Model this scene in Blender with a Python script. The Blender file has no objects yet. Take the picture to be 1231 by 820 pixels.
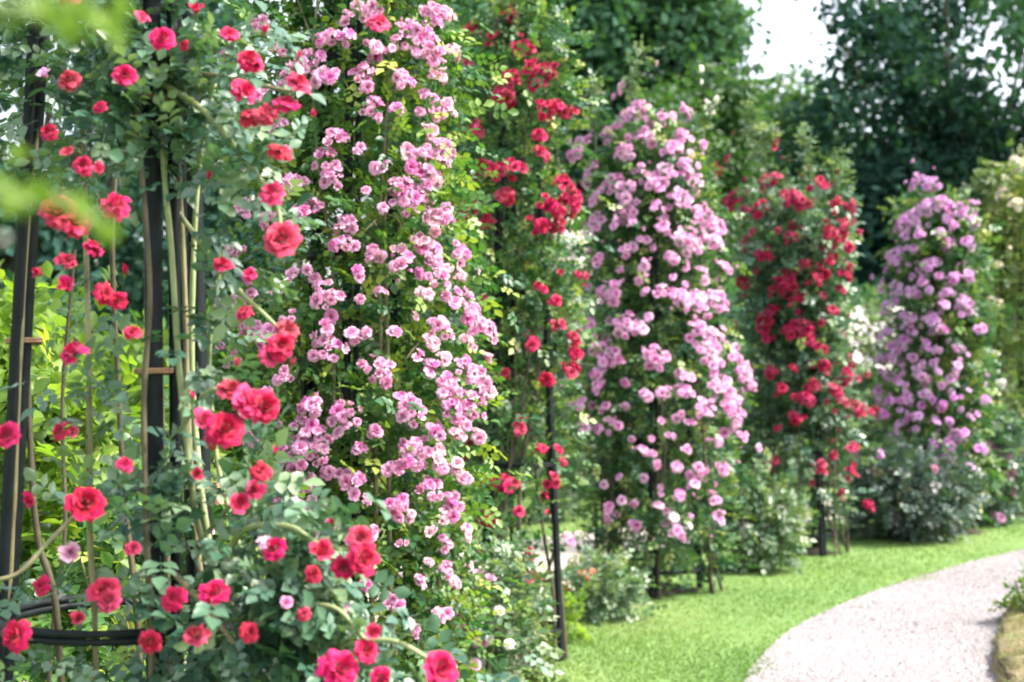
import bpy, math, random
import numpy as np
from mathutils import Vector, Matrix, Quaternion

rng = np.random.default_rng(7)
random.seed(7)
SC = bpy.context.scene
COL = SC.collection
R = math.radians

# ------------------------------------------------------------------ camera
W0, H0, FPX = 1231.0, 820.0, 1691.0
CAM = np.array([0.0, 0.0, 1.5])
PITCH = math.atan(40.0 / FPX)
cd = bpy.data.cameras.new('camera')
cam = bpy.data.objects.new('camera', cd)
COL.objects.link(cam)
cam.location = CAM
cam.rotation_euler = (math.pi / 2 + PITCH, 0, 0)
cd.sensor_width = 36.0
cd.lens = FPX / W0 * 36.0
cd.clip_start, cd.clip_end = 0.05, 3000
cd.dof.use_dof = True
cd.dof.focus_distance = 3.1
cd.dof.aperture_fstop = 4.2
SC.camera = cam

# ------------------------------------------------------------------ sky, sun, exposure
SUN_EL, SUN_AZ = 52.0, 100.0          # azimuth from +Y towards +X
wd = bpy.data.worlds.new('World')
SC.world = wd
wd.use_nodes = True
nt = wd.node_tree
for n in list(nt.nodes):
    nt.nodes.remove(n)
sky = nt.nodes.new('ShaderNodeTexSky')
sky.sky_type = 'NISHITA'
sky.sun_disc = False
sky.sun_elevation = R(SUN_EL)
sky.sun_rotation = R(SUN_AZ)
sky.air_density = 1.0
sky.dust_density = 4.0
sky.ozone_density = 1.0
hsv = nt.nodes.new('ShaderNodeHueSaturation')
hsv.inputs['Saturation'].default_value = 0.45
bg = nt.nodes.new('ShaderNodeBackground')
bg.inputs['Strength'].default_value = 0.15
wo = nt.nodes.new('ShaderNodeOutputWorld')
nt.links.new(sky.outputs[0], hsv.inputs['Color'])
nt.links.new(hsv.outputs[0], bg.inputs['Color'])
nt.links.new(bg.outputs[0], wo.inputs['Surface'])

sl = bpy.data.lights.new('sun', 'SUN')
sl.energy = 2.6
sl.angle = R(6)
sl.color = (1.0, 0.93, 0.82)
so = bpy.data.objects.new('sun', sl)
COL.objects.link(so)
sdir = Vector((math.sin(R(SUN_AZ)) * math.cos(R(SUN_EL)), math.cos(R(SUN_AZ)) * math.cos(R(SUN_EL)), math.sin(R(SUN_EL))))
so.rotation_euler = sdir.to_track_quat('Z', 'Y').to_euler()
so.location = (8, 4, 12)

SC.view_settings.view_transform = 'Standard'
SC.view_settings.look = 'None'
SC.view_settings.exposure = 2.12
SC.view_settings.gamma = 1.0
SC.render.engine = 'CYCLES'
cy = SC.cycles
cy.max_bounces = 6
cy.diffuse_bounces = 3
cy.glossy_bounces = 2
cy.transmission_bounces = 4
cy.transparent_max_bounces = 4
cy.sample_clamp_indirect = 6.0
cy.use_denoising = True
try:
    cy.denoiser = 'OPENIMAGEDENOISE'
except Exception:
    pass

# ------------------------------------------------------------------ helpers
CP, SP = math.cos(PITCH), math.sin(PITCH)

def ray(px, py):
    a, b = (px - W0 / 2) / FPX, (H0 / 2 - py) / FPX
    return np.array([a, CP - b * SP, SP + b * CP])      # camera forward = (0,CP,SP), up = (0,-SP,CP)

def at(px, py, Y):
    d = ray(px, py)
    return CAM + d * (Y / d[1])

def on_ground(px, py, z=0.0):
    d = ray(px, py)
    return CAM + d * ((z - CAM[2]) / d[2])

def norm(v):
    v = np.asarray(v, float)
    return v / np.maximum(np.linalg.norm(v, axis=-1, keepdims=True), 1e-9)

def mesh_obj(name, V, F, mat, parent=None, base=(0, 0, 0), tint=None, smooth=False, mats=None, midx=None, kind=None):
    """one mesh object from numpy vertices and faces (faces: array (n,3|4) or a list of both)"""
    V = np.asarray(V, dtype=np.float32) - np.asarray(base, dtype=np.float32)
    me = bpy.data.meshes.new(name)
    fl = F if isinstance(F, list) else [F]
    fl = [np.asarray(f, dtype=np.int32) for f in fl if len(f)]
    loops = np.concatenate([f.ravel() for f in fl])
    tot = np.concatenate([np.full(len(f), f.shape[1], np.int32) for f in fl])
    start = np.concatenate([[0], np.cumsum(tot)[:-1]]).astype(np.int32)
    me.vertices.add(len(V)); me.loops.add(len(loops)); me.polygons.add(len(tot))
    me.vertices.foreach_set('co', V.ravel())
    me.loops.foreach_set('vertex_index', loops)
    me.polygons.foreach_set('loop_start', start)
    me.polygons.foreach_set('loop_total', tot)
    if midx is not None:
        me.polygons.foreach_set('material_index', np.asarray(midx, np.int32))
    if smooth:
        me.polygons.foreach_set('use_smooth', np.ones(len(tot), bool))
    me.update(calc_edges=True)
    if tint is not None:
        at_ = me.attributes.new('tint', 'FLOAT', 'POINT')
        at_.data.foreach_set('value', np.asarray(tint, np.float32))
    for m in (mats or [mat]):
        me.materials.append(m)
    if name is None:
        return me
    o = bpy.data.objects.new(name, me)
    COL.objects.link(o)
    if parent is not None:
        o.parent = parent
    else:
        o.location = Vector(base)
    if kind:
        o['kind'] = kind
    return o

def tag(o, label=None, cat=None, group=None, kind=None):
    if label: o['label'] = label
    if cat: o['category'] = cat
    if group: o['group'] = group
    if kind: o['kind'] = kind
    return o

def thing(name, loc, label, cat, group=None):
    o = bpy.data.objects.new(name, None)
    COL.objects.link(o)
    o.location = Vector(loc)
    o.empty_display_size = 0.1
    return tag(o, label, cat, group)

def place(name, me, loc, rot, scale, parent, base):
    o = bpy.data.objects.new(name, me)
    COL.objects.link(o)
    o.parent = parent
    M = np.eye(4); M[:3, :3] = np.asarray(rot) * scale
    M[:3, 3] = np.asarray(loc) - np.asarray(base)
    o.matrix_basis = Matrix(M.tolist())
    return o

def smooth_path(P, n=8):
    P = np.asarray(P, float)
    if len(P) < 3:
        t = np.linspace(0, 1, n)[:, None]
        return P[0] * (1 - t) + P[-1] * t
    Q = np.vstack([2 * P[0] - P[1], P, 2 * P[-1] - P[-2]])
    out = []
    for i in range(1, len(Q) - 2):
        t = np.linspace(0, 1, n, endpoint=False)[:, None]
        a, b, c, d = Q[i - 1], Q[i], Q[i + 1], Q[i + 2]
        out.append(.5 * (2 * b + (c - a) * t + (2 * a - 5 * b + 4 * c - d) * t ** 2 + (3 * b - a - 3 * c + d) * t ** 3))
    out.append(P[-1:])
    return np.vstack(out)

def tube(P, r0, r1, k=6, wob=0.0, square=None):
    """tapered tube along a polyline: returns V, F(quads)"""
    P = np.asarray(P, float)
    n = len(P)
    T = norm(np.gradient(P, axis=0))
    ref = np.array([0.31, 0.2, 0.93]) if abs(T[:, 2]).mean() < .8 else np.array([0.95, 0.3, 0.05])
    A = norm(np.cross(T, ref)); B = np.cross(T, A)
    rr = np.linspace(r0, r1, n)
    if wob: rr = rr * (1 + wob * rng.normal(size=n))
    ang = np.arange(k) * 2 * math.pi / k + (math.pi / 4 if k == 4 else 0)
    V = P[:, None, :] + rr[:, None, None] * (np.cos(ang)[None, :, None] * A[:, None, :] + np.sin(ang)[None, :, None] * B[:, None, :])
    V = V.reshape(-1, 3)
    i = np.arange(n - 1)[:, None] * k; j = np.arange(k)[None, :]; j2 = (j + 1) % k
    F = np.stack([i + j, i + j2, i + k + j2, i + k + j], -1).reshape(-1, 4)
    caps = [[0, 1, 2], [n * k - 1, n * k - 2, n * k - 3]]
    return V, F

def merge(parts):
    V, F, off = [], [], 0
    for v, f in parts:
        V.append(v); F.append(np.asarray(f) + off); off += len(v)
    return np.vstack(V), np.vstack(F)

def box(c, s, rz=0.0, bev=0.0):
    x, y, z = np.asarray(s) / 2.0
    V = np.array([[-x, -y, -z], [x, -y, -z], [x, y, -z], [-x, y, -z], [-x, -y, z], [x, -y, z], [x, y, z], [-x, y, z]])
    cs, sn = math.cos(rz), math.sin(rz)
    V = V @ np.array([[cs, sn, 0], [-sn, cs, 0], [0, 0, 1]]) + np.asarray(c)
    F = np.array([[0, 3, 2, 1], [4, 5, 6, 7], [0, 1, 5, 4], [1, 2, 6, 5], [2, 3, 7, 6], [3, 0, 4, 7]])
    return V, F

# ------------------------------------------------------------------ materials
def new_mat(name):
    m = bpy.data.materials.new(name); m.use_nodes = True
    t = m.node_tree
    for n in list(t.nodes): t.nodes.remove(n)
    return m, t, t.nodes.new, t.links.new

def ramp(t, stops):
    r = t.nodes.new('ShaderNodeValToRGB')
    e = r.color_ramp.elements
    while len(e) < len(stops): e.new(0.5)
    for x, (p, c) in zip(e, stops):
        x.position = p; x.color = (*c, 1)
    return r

def leaf_mat(name, stops, rough=0.42, transl=0.35, tcol=(1.25, 1.35, 0.5), spec=0.5):
    m, t, N, L = new_mat(name)
    a = N('ShaderNodeAttribute'); a.attribute_name = 'tint'
    oi = N('ShaderNodeObjectInfo')
    ad = N('ShaderNodeMath'); ad.operation = 'MULTIPLY_ADD'
    L(oi.outputs['Random'], ad.inputs[0]); ad.inputs[1].default_value = 0.18
    L(a.outputs['Fac'], ad.inputs[2])
    r = ramp(t, stops); L(ad.outputs[0], r.inputs[0])
    p = N('ShaderNodeBsdfPrincipled')
    p.inputs['Roughness'].default_value = rough
    p.inputs['Specular IOR Level'].default_value = spec
    L(r.outputs[0], p.inputs['Base Color'])
    tr = N('ShaderNodeBsdfTranslucent')
    mx = N('ShaderNodeMix'); mx.data_type = 'RGBA'; mx.blend_type = 'MULTIPLY'; mx.inputs[0].default_value = 1
    L(r.outputs[0], mx.inputs[6]); mx.inputs[7].default_value = (*tcol, 1)
    L(mx.outputs[2], tr.inputs['Color'])
    ms = N('ShaderNodeMixShader'); ms.inputs[0].default_value = transl
    L(p.outputs[0], ms.inputs[1]); L(tr.outputs[0], ms.inputs[2])
    o = N('ShaderNodeOutputMaterial'); L(ms.outputs[0], o.inputs[0])
    return m

def petal_mat(name, deep, mid, edge, transl=0.3, hue_var=0.02, sat=(.75, 1.2)):
    m, t, N, L = new_mat(name)
    a = N('ShaderNodeAttribute'); a.attribute_name = 'tint'
    r = ramp(t, [(0.0, deep), (0.55, mid), (1.0, edge)])
    L(a.outputs['Fac'], r.inputs[0])
    oi = N('ShaderNodeObjectInfo')
    h = N('ShaderNodeHueSaturation')
    mr = N('ShaderNodeMapRange'); L(oi.outputs['Random'], mr.inputs[0])
    mr.inputs[3].default_value = 0.5 - hue_var; mr.inputs[4].default_value = 0.5 + hue_var
    L(mr.outputs[0], h.inputs['Hue'])
    mu = N('ShaderNodeMath'); mu.operation = 'MULTIPLY'; L(oi.outputs['Random'], mu.inputs[0]); mu.inputs[1].default_value = 7.31
    fr = N('ShaderNodeMath'); fr.operation = 'FRACT'; L(mu.outputs[0], fr.inputs[0])
    m2 = N('ShaderNodeMapRange'); L(fr.outputs[0], m2.inputs[0]); m2.inputs[3].default_value = sat[0]; m2.inputs[4].default_value = sat[1]
    L(m2.outputs[0], h.inputs['Saturation'])
    m3 = N('ShaderNodeMapRange'); L(oi.outputs['Random'], m3.inputs[0]); m3.inputs[3].default_value = 1.12; m3.inputs[4].default_value = 0.82
    L(m3.outputs[0], h.inputs['Value'])
    L(r.outputs[0], h.inputs['Color'])
    p = N('ShaderNodeBsdfPrincipled'); p.inputs['Roughness'].default_value = 0.6
    p.inputs['Specular IOR Level'].default_value = 0.25
    p.inputs['Sheen Weight'].default_value = 0.15
    L(h.outputs[0], p.inputs['Base Color'])
    tr = N('ShaderNodeBsdfTranslucent'); L(h.outputs[0], tr.inputs['Color'])
    ms = N('ShaderNodeMixShader'); ms.inputs[0].default_value = transl
    L(p.outputs[0], ms.inputs[1]); L(tr.outputs[0], ms.inputs[2])
    o = N('ShaderNodeOutputMaterial'); L(ms.outputs[0], o.inputs[0])
    return m

def noisy_mat(name, c1, c2, scale, rough=0.8, bump=0.3, bscale=None, detail=6, c3=None, metallic=0.0, dist=0.02, spec=0.4):
    m, t, N, L = new_mat(name)
    tc = N('ShaderNodeTexCoord')
    n1 = N('ShaderNodeTexNoise'); n1.inputs['Scale'].default_value = scale; n1.inputs['Detail'].default_value = detail
    L(tc.outputs['Object'], n1.inputs['Vector'])
    stops = [(0.3, c1), (0.7, c2)] if c3 is None else [(0.28, c1), (0.5, c2), (0.72, c3)]
    r = ramp(t, stops); L(n1.outputs[0], r.inputs[0])
    n2 = N('ShaderNodeTexNoise'); n2.inputs['Scale'].default_value = bscale or scale * 6; n2.inputs['Detail'].default_value = 4
    L(tc.outputs['Object'], n2.inputs['Vector'])
    b = N('ShaderNodeBump'); b.inputs['Strength'].default_value = bump; b.inputs['Distance'].default_value = dist
    L(n2.outputs[0], b.inputs['Height'])
    p = N('ShaderNodeBsdfPrincipled'); p.inputs['Roughness'].default_value = rough; p.inputs['Metallic'].default_value = metallic
    L(r.outputs[0], p.inputs['Base Color']); L(b.outputs[0], p.inputs['Normal'])
    p.inputs['Specular IOR Level'].default_value = spec
    o = N('ShaderNodeOutputMaterial'); L(p.outputs[0], o.inputs[0])
    return m

M = {}
M['leaf_blue'] = leaf_mat('leaf_blue', [(0.0, (.026, .080, .054)), (0.5, (.070, .145, .086)), (1.0, (.19, .26, .14))], rough=0.34, transl=0.25, spec=0.7)
M['leaf_green'] = leaf_mat('leaf_green', [(0.0, (.016, .070, .030)), (0.4, (.060, .145, .036)), (0.75, (.17, .26, .040)), (1.0, (.33, .36, .08))], spec=0.4, rough=0.4, transl=0.35)
M['leaf_dark'] = leaf_mat('leaf_dark', [(0.0, (.014, .062, .034)), (0.45, (.050, .128, .048)), (0.8, (.15, .23, .06)), (1.0, (.30, .33, .10))], spec=0.4, rough=0.4, transl=0.3)
M['leaf_lime'] = leaf_mat('leaf_lime', [(0.0, (.09, .17, .03)), (0.6, (.17, .27, .04)), (1.0, (.27, .34, .06))], rough=0.5, transl=0.5)
M['leaf_fresh'] = leaf_mat('leaf_fresh', [(0.0, (.06, .14, .015)), (1.0, (.16, .25, .025))], rough=0.5, transl=0.4, spec=0.2)
M['leaf_pale'] = leaf_mat('leaf_pale', [(0.0, (.04, .095, .05)), (0.5, (.10, .17, .085)), (1.0, (.30, .34, .24))], rough=0.4, transl=0.3)
M['leaf_olive'] = leaf_mat('leaf_olive', [(0.0, (.055, .11, .04)), (0.6, (.12, .18, .055)), (1.0, (.24, .25, .09))], rough=0.5, transl=0.4)
M['leaf_purple'] = leaf_mat('leaf_purple', [(0.0, (.03, .07, .055)), (0.6, (.07, .11, .085)), (1.0, (.16, .12, .15))], rough=0.45, transl=0.25)
M['tree_teal'] = leaf_mat('tree_teal', [(0.0, (.020, .060, .052)), (0.6, (.036, .092, .072)), (1.0, (.06, .125, .08))], rough=0.75, transl=0.3, spec=0.1)
M['tree_dark'] = leaf_mat('tree_dark', [(0.0, (.032, .090, .056)), (0.6, (.056, .132, .074)), (1.0, (.09, .17, .085))], rough=0.75, transl=0.35, spec=0.1)
M['tree_light'] = leaf_mat('tree_light', [(0.0, (.026, .075, .028)), (0.6, (.048, .112, .032)), (1.0, (.08, .145, .042))], rough=0.5, transl=0.4)
M['grass'] = leaf_mat('grass', [(0.0, (.075, .155, .042)), (0.55, (.125, .212, .058)), (0.85, (.175, .25, .082)), (1.0, (.25, .28, .12))], rough=0.55, transl=0.4, spec=0.3)
M['straw'] = leaf_mat('straw', [(0.0, (.10, .085, .045)), (0.5, (.24, .19, .10)), (0.8, (.12, .17, .05)), (1.0, (.16, .22, .06))], rough=0.7, transl=0.3, spec=0.2)
M['red'] = petal_mat('red', (.22, .002, .016), (.43, .006, .050), (.54, .030, .125), hue_var=.008, sat=(.93, 1.1))
M['crimson'] = petal_mat('crimson', (.24, .003, .022), (.38, .008, .052), (.48, .032, .12), hue_var=.008, sat=(.92, 1.1))
M['pink'] = petal_mat('pink', (.58, .10, .30), (.70, .25, .49), (.77, .42, .62), transl=.35, hue_var=.015)
M['blush'] = petal_mat('blush', (.62, .22, .34), (.75, .38, .50), (.81, .54, .62), transl=.4, hue_var=.015)
M['lilac'] = petal_mat('lilac', (.59, .15, .39), (.73, .31, .57), (.81, .51, .70), transl=.35, hue_var=.015)
M['mauve'] = petal_mat('mauve', (.52, .12, .42), (.66, .27, .59), (.76, .45, .71), transl=.3)
M['cream'] = petal_mat('cream', (.75, .55, .30), (.80, .70, .52), (.84, .78, .66), transl=.35, hue_var=.015)
M['white'] = petal_mat('white', (.72, .64, .55), (.80, .76, .72), (.84, .80, .80), transl=.35, hue_var=.015)
M['orange'] = petal_mat('orange', (.66, .16, .10), (.74, .28, .20), (.78, .45, .34), transl=.35, hue_var=.015)
M['metal'] = noisy_mat('metal', (.003, .005, .006), (.008, .012, .014), 30, rough=0.55, bump=0.15, dist=0.002, spec=0.18)
M['cane'] = noisy_mat('cane', (.10, .085, .045), (.20, .17, .09), 18, rough=0.6, bump=0.3, c3=(.12, .15, .06), dist=0.003)
M['cane_green'] = noisy_mat('cane_green', (.13, .17, .06), (.26, .28, .14), 18, rough=0.5, bump=0.2, dist=0.003)
M['cane_dark'] = noisy_mat('cane_dark', (.035, .03, .018), (.08, .065, .035), 18, rough=0.7, bump=0.4, dist=0.003)
M['twine'] = noisy_mat('twine', (.20, .11, .06), (.34, .20, .12), 60, rough=0.9, bump=0.6, dist=0.002)
M['bark'] = noisy_mat('bark', (.03, .025, .018), (.08, .065, .045), 6, rough=0.9, bump=0.8, bscale=25, dist=0.03)
M['soil'] = noisy_mat('soil', (.022, .018, .012), (.055, .045, .03), 9, rough=0.95, bump=0.9, bscale=60, dist=0.02)
M['dry_bed'] = noisy_mat('dry_bed', (.12, .085, .05), (.22, .17, .10), 5, rough=0.95, bump=0.9, bscale=70, c3=(.13, .16, .05), dist=0.02)
M['stone'] = noisy_mat('stone', (.045, .048, .05), (.09, .094, .098), 9, rough=0.85, bump=0.5, bscale=40, dist=0.01)
M['pebble'] = leaf_mat('pebble', [(0.0, (.06, .053, .055)), (0.5, (.185, .17, .174)), (1.0, (.32, .30, .305))], rough=0.85, transl=0.0, spec=0.2)
M['gravel'] = noisy_mat('gravel', (.11, .10, .10), (.17, .155, .158), 55, rough=0.95, bump=0.9, bscale=150, c3=(.21, .195, .198), dist=0.01)
M['lawn'] = noisy_mat('lawn', (.08, .165, .04), (.12, .21, .052), 1.1, rough=0.9, bump=0.8, bscale=120, c3=(.16, .245, .07), dist=0.02)
M['path_pale'] = noisy_mat('path_pale', (.30, .26, .22), (.40, .36, .31), 30, rough=0.95, bump=0.5, bscale=120, dist=0.01)

# ------------------------------------------------------------------ ground, path, beds
def ribbon(name, Lp, Rp, z, mat, n=10, thick=None):
    A, B = smooth_path(np.array([(x, y, z) for x, y in Lp]), n), smooth_path(np.array([(x, y, z) for x, y in Rp]), n)
    k = len(A)
    mid = 7
    V = np.concatenate([A[:, None] * (1 - s) + B[:, None] * s for s in np.linspace(0, 1, mid)], 1).reshape(-1, 3)
    i = np.arange(k - 1)[:, None] * mid; j = np.arange(mid - 1)[None, :]
    F = np.stack([i + j, i + j + 1, i + mid + j + 1, i + mid + j], -1).reshape(-1, 4)
    return V, F, A, B

def ground_sheet():
    xs = np.concatenate([[-1500, -200, -60], np.linspace(-25, 35, 61), [80, 250, 1500]])
    ys = np.concatenate([[-300, -60], np.linspace(-10, 60, 71), [120, 400, 2000]])
    X, Y = np.meshgrid(xs, ys, indexing='ij')
    Z = 0.012 * np.sin(X * 1.3 + .6) * np.cos(Y * .9) - 0.012
    Z[(np.abs(X) > 30) | (Y > 55)] = -0.012
    V = np.stack([X, Y, Z], -1).reshape(-1, 3)
    nx, ny = X.shape
    i = np.arange(nx - 1)[:, None] * ny; j = np.arange(ny - 1)[None, :]
    F = np.stack([i + j, i + ny + j, i + ny + j + 1, i + j + 1], -1).reshape(-1, 4)
    tag(mesh_obj('lawn', V, F, M['lawn'], smooth=True), 'mown green lawn running under the rose pillars', 'lawn', kind='structure')
ground_sheet()

PATH_L = [(.55, -6), (.5, 0), (.52, 3.5), (.72, 5.2), (1.115, 6.86), (1.73, 8.46), (2.79, 10.15), (4.4, 12.08), (6.5, 14.0), (9.5, 16.0), (15, 18.5)]
PATH_R = [(1.9, -6), (1.85, 0), (1.85, 3.5), (2.0, 5.2), (2.36, 6.86), (2.80, 8.1), (3.42, 9.3), (5.0, 11.0), (7.0, 12.6), (10, 14.4), (15.5, 16.9)]
pV, pF, PA, PB = ribbon('gravel_path', PATH_L, PATH_R, 0.006, M['gravel'])
tag(mesh_obj('gravel_path', pV, pF, M['gravel']), 'pale pinkish gravel path curving past the rose pillars', 'path', kind='structure')
BP_L = [(-4.5, 2), (-2.6, 7.5), (-.6, 11.6), (2.4, 15.6), (6.5, 19.3), (13, 23)]
BP_R = [(-3.0, 1.6), (-1.5, 6.8), (.4, 10.9), (3.3, 14.5), (7.2, 18.0), (13.6, 21.4)]
bV, bF, BA, BB = ribbon('path', BP_L, BP_R, 0.005, M['path_pale'])
tag(mesh_obj('sandy_path', bV, bF, M['path_pale']), 'pale sandy path glimpsed behind the rose pillars', 'path', kind='structure')

# raised dry bed beyond the path's outer edge
def raised_bed():
    E = PB[30:70]
    T = norm(np.gradient(E, axis=0)); Nn = np.stack([T[:, 1], -T[:, 0], 0 * T[:, 0]], 1)
    rows, prof = [], [(-.01, -.03), (0.0, .02), (.012, .06), (.04, .09), (.12, .10), (.2, .108), (.35, .115), (.5, .12), (1.0, .13), (2.2, .10)]
    for a, z in prof:
        P = E + Nn * a; P[:, 2] = z
        P += rng.normal(size=P.shape) * np.array([.022, .022, .012 if z > 0 else 0])
        rows.append(P)
    V = np.stack(rows, 1); k, m = V.shape[:2]
    V = V.reshape(-1, 3)
    i = np.arange(k - 1)[:, None] * m; j = np.arange(m - 1)[None, :]
    F = np.stack([i + j, i + j + 1, i + m + j + 1, i + m + j], -1).reshape(-1, 4)
    tag(mesh_obj('flower_bed', V, F, M['dry_bed'], smooth=True), 'raised tan earth bed along the outer edge of the gravel path', 'flower bed', kind='structure')
BED = raised_bed()

def bed_litter():
    E = PB[34:66]
    T = norm(np.gradient(E, axis=0)); Nn = np.stack([T[:, 1], -T[:, 0]], 1)
    n = 9000
    i = rng.integers(0, len(E) - 1, n); t = rng.random((n, 1)); a = np.abs(rng.normal(size=n)) * .35 + .005
    P = E[i, :2] * (1 - t) + E[i + 1, :2] * t + Nn[i] * a[:, None]
    z0 = np.interp(a, [0, .02, .06, .2, .5, 1, 2.2], [.03, .07, .095, .11, .115, .125, .1])
    h = rng.uniform(.008, .05, n) * (rng.random(n) ** 1.5 + .15); an = rng.uniform(0, 6.28, n); w = rng.uniform(.0015, .004, n)
    ln = rng.normal(size=(n, 2)) * .03
    V = np.zeros((n, 3, 3))
    V[:, 0] = np.stack([P[:, 0] - np.cos(an) * w, P[:, 1] - np.sin(an) * w, z0 - .01], 1)
    V[:, 1] = np.stack([P[:, 0] + np.cos(an) * w, P[:, 1] + np.sin(an) * w, z0 - .01], 1)
    V[:, 2] = np.stack([P[:, 0] + ln[:, 0], P[:, 1] + ln[:, 1], z0 + h], 1)
    tag(mesh_obj('dry_grass', V.reshape(-1, 3), np.arange(n * 3).reshape(-1, 3), M['straw'], tint=np.repeat(rng.random(n), 3)),
        'sparse dry grass on the tan earth bed', 'grass', kind='stuff')
bed_litter()

def inside_ribbon(P, A, B):
    """True where xy points lie between the two edge curves (by nearest sample)"""
    C = (A[:, :2] + B[:, :2]) / 2
    Wd = np.linalg.norm(A[:, :2] - B[:, :2], axis=1) / 2
    out = np.zeros(len(P), bool)
    T = norm(np.gradient(C, axis=0))
    for s in range(0, len(P), 20000):
        q = P[s:s + 20000]
        d = np.linalg.norm(q[:, None] - C[None], axis=2)
        i = d.argmin(1)
        perp = np.abs((q - C[i])[:, 0] * T[i, 1] - (q - C[i])[:, 1] * T[i, 0])
        ww = np.abs((A[i, 0] - B[i, 0]) * T[i, 1] - (A[i, 1] - B[i, 1]) * T[i, 0]) / 2
        out[s:s + 20000] = perp < ww
    return out

# pillar positions (x, y), measured from the photograph's ground contacts
PIL = {'p0': (-.631, 2.30), 'p1': (-.57, 5.05), 'p2': (.03, 7.5), 'p3': (1.0, 9.9), 'p4': (2.45, 12.0), 'p5': (4.13, 13.7), 'p6': (5.5, 15.3)}

# soil circles
def disc(name, c, r, mat, z, label, cat):
    k = 40
    a = np.arange(k) * 2 * math.pi / k
    rr = r * (1 + .12 * np.sin(3 * a + c[0]) + .05 * rng.normal(size=k))
    rings = [np.stack([c[0] + s * rr * np.cos(a), c[1] + s * rr * np.sin(a), np.full(k, z + .035 * (1 - s ** 2)) + rng.normal(size=k) * .006 * (s < 1)], 1) for s in (1, .8, .5, .2)]
    V = np.vstack(rings + [[[c[0], c[1], z + .03]]])
    F = []
    for q in range(3):
        for j in range(k): F.append([q * k + j, q * k + (j + 1) % k, (q + 1) * k + (j + 1) % k, (q + 1) * k + j])
    T = [[3 * k + j, 3 * k + (j + 1) % k, 4 * k] for j in range(k)]
    return tag(mesh_obj(name, V, [np.array(F), np.array(T)], mat, smooth=True), label, cat, kind='structure')
names = ['large-bloomed red rose', 'tall pink rose', 'thin red rose', 'broad lilac-pink rose', 'dark red rose', 'purple-lilac rose', 'cream rose']
SOIL = {}
for (k, c), nm in zip(PIL.items(), names):
    r = .27 if k in ('p2', 'p3', 'p4') else .42
    SOIL[k] = (np.array(c), r)
    disc('soil_bed', c, r, M['soil'], -.008, 'round patch of dark soil at the foot of the ' + nm, 'soil')

# grass blades
def grass():
    n = 300000
    u = rng.random(n)
    D = 5.6 * (24.0 / 5.6) ** (u ** 1.25)
    lat = rng.uniform(-.47, .42, n)
    X = lat * D
    P = np.stack([X, D], 1)
    keep = ~inside_ribbon(P, PA, PB) & ~inside_ribbon(P, BA, BB)
    for c, r in SOIL.values():
        keep &= np.linalg.norm(P - c, axis=1) > r * (0.8 + .25 * rng.random(n))
    # not beyond the outer edge of the path (the bed is there)
    yb = np.interp(P[:, 0], PB[25:, 0], PB[25:, 1])
    keep &= ~((P[:, 1] < yb + .02) & (P[:, 0] > 1.9))
    P = P[keep]
    # ragged verge creeping over the gravel
    q = PA[30:][rng.integers(0, len(PA) - 30, 9000), :2] + rng.normal(size=(9000, 2)) * .05
    q2 = PA[30:, :2]; t_ = rng.random((9000, 1)); ii = rng.integers(0, len(q2) - 1, 9000)
    q = q2[ii] * (1 - t_) + q2[ii + 1] * t_ + np.abs(rng.normal(size=(9000, 1))) * np.array([.035, -.02]) * (1 + np.sin(ii * 1.7))[:, None]
    P = np.vstack([P, q]); n = len(P)
    h = rng.uniform(.010, .026, n) * (1 + .25 * np.sin(P[:, 0] * 3.1) * np.cos(P[:, 1] * 2.3))
    a = rng.uniform(0, 2 * math.pi, n); w = rng.uniform(.0016, .0032, n) * (1 + P[:, 1] / 14)
    lean = rng.normal(size=(n, 2)) * .014
    z0 = 0.012 * np.sin(P[:, 0] * 1.3 + .6) * np.cos(P[:, 1] * .9) - 0.016
    dx, dy = np.cos(a) * w, np.sin(a) * w
    V = np.zeros((n, 5, 3))
    V[:, 0] = np.stack([P[:, 0] - dx, P[:, 1] - dy, z0], 1)
    V[:, 1] = np.stack([P[:, 0] + dx, P[:, 1] + dy, z0], 1)
    V[:, 2] = np.stack([P[:, 0] + dx * .8 + lean[:, 0] * .4, P[:, 1] + dy * .8 + lean[:, 1] * .4, z0 + h * .6], 1)
    V[:, 3] = np.stack([P[:, 0] - dx * .8 + lean[:, 0] * .4, P[:, 1] - dy * .8 + lean[:, 1] * .4, z0 + h * .6], 1)
    V[:, 4] = np.stack([P[:, 0] + lean[:, 0], P[:, 1] + lean[:, 1], z0 + h], 1)
    b = np.arange(n)[:, None] * 5
    Q = b + np.array([0, 1, 2, 3]); T = b + np.array([3, 2, 4])
    patch = .5 + .34 * np.sin(P[:, 0] * 2.1 + P[:, 1] * .7) * np.sin(P[:, 1] * 1.7 - P[:, 0]) + rng.normal(size=n) * .12
    tag(mesh_obj('grass', V.reshape(-1, 3), [Q, T], M['grass'], tint=np.repeat(np.clip(patch, 0, 1), 5)), 'short mown grass blades of the lawn', 'grass', kind='stuff')
grass()

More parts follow.
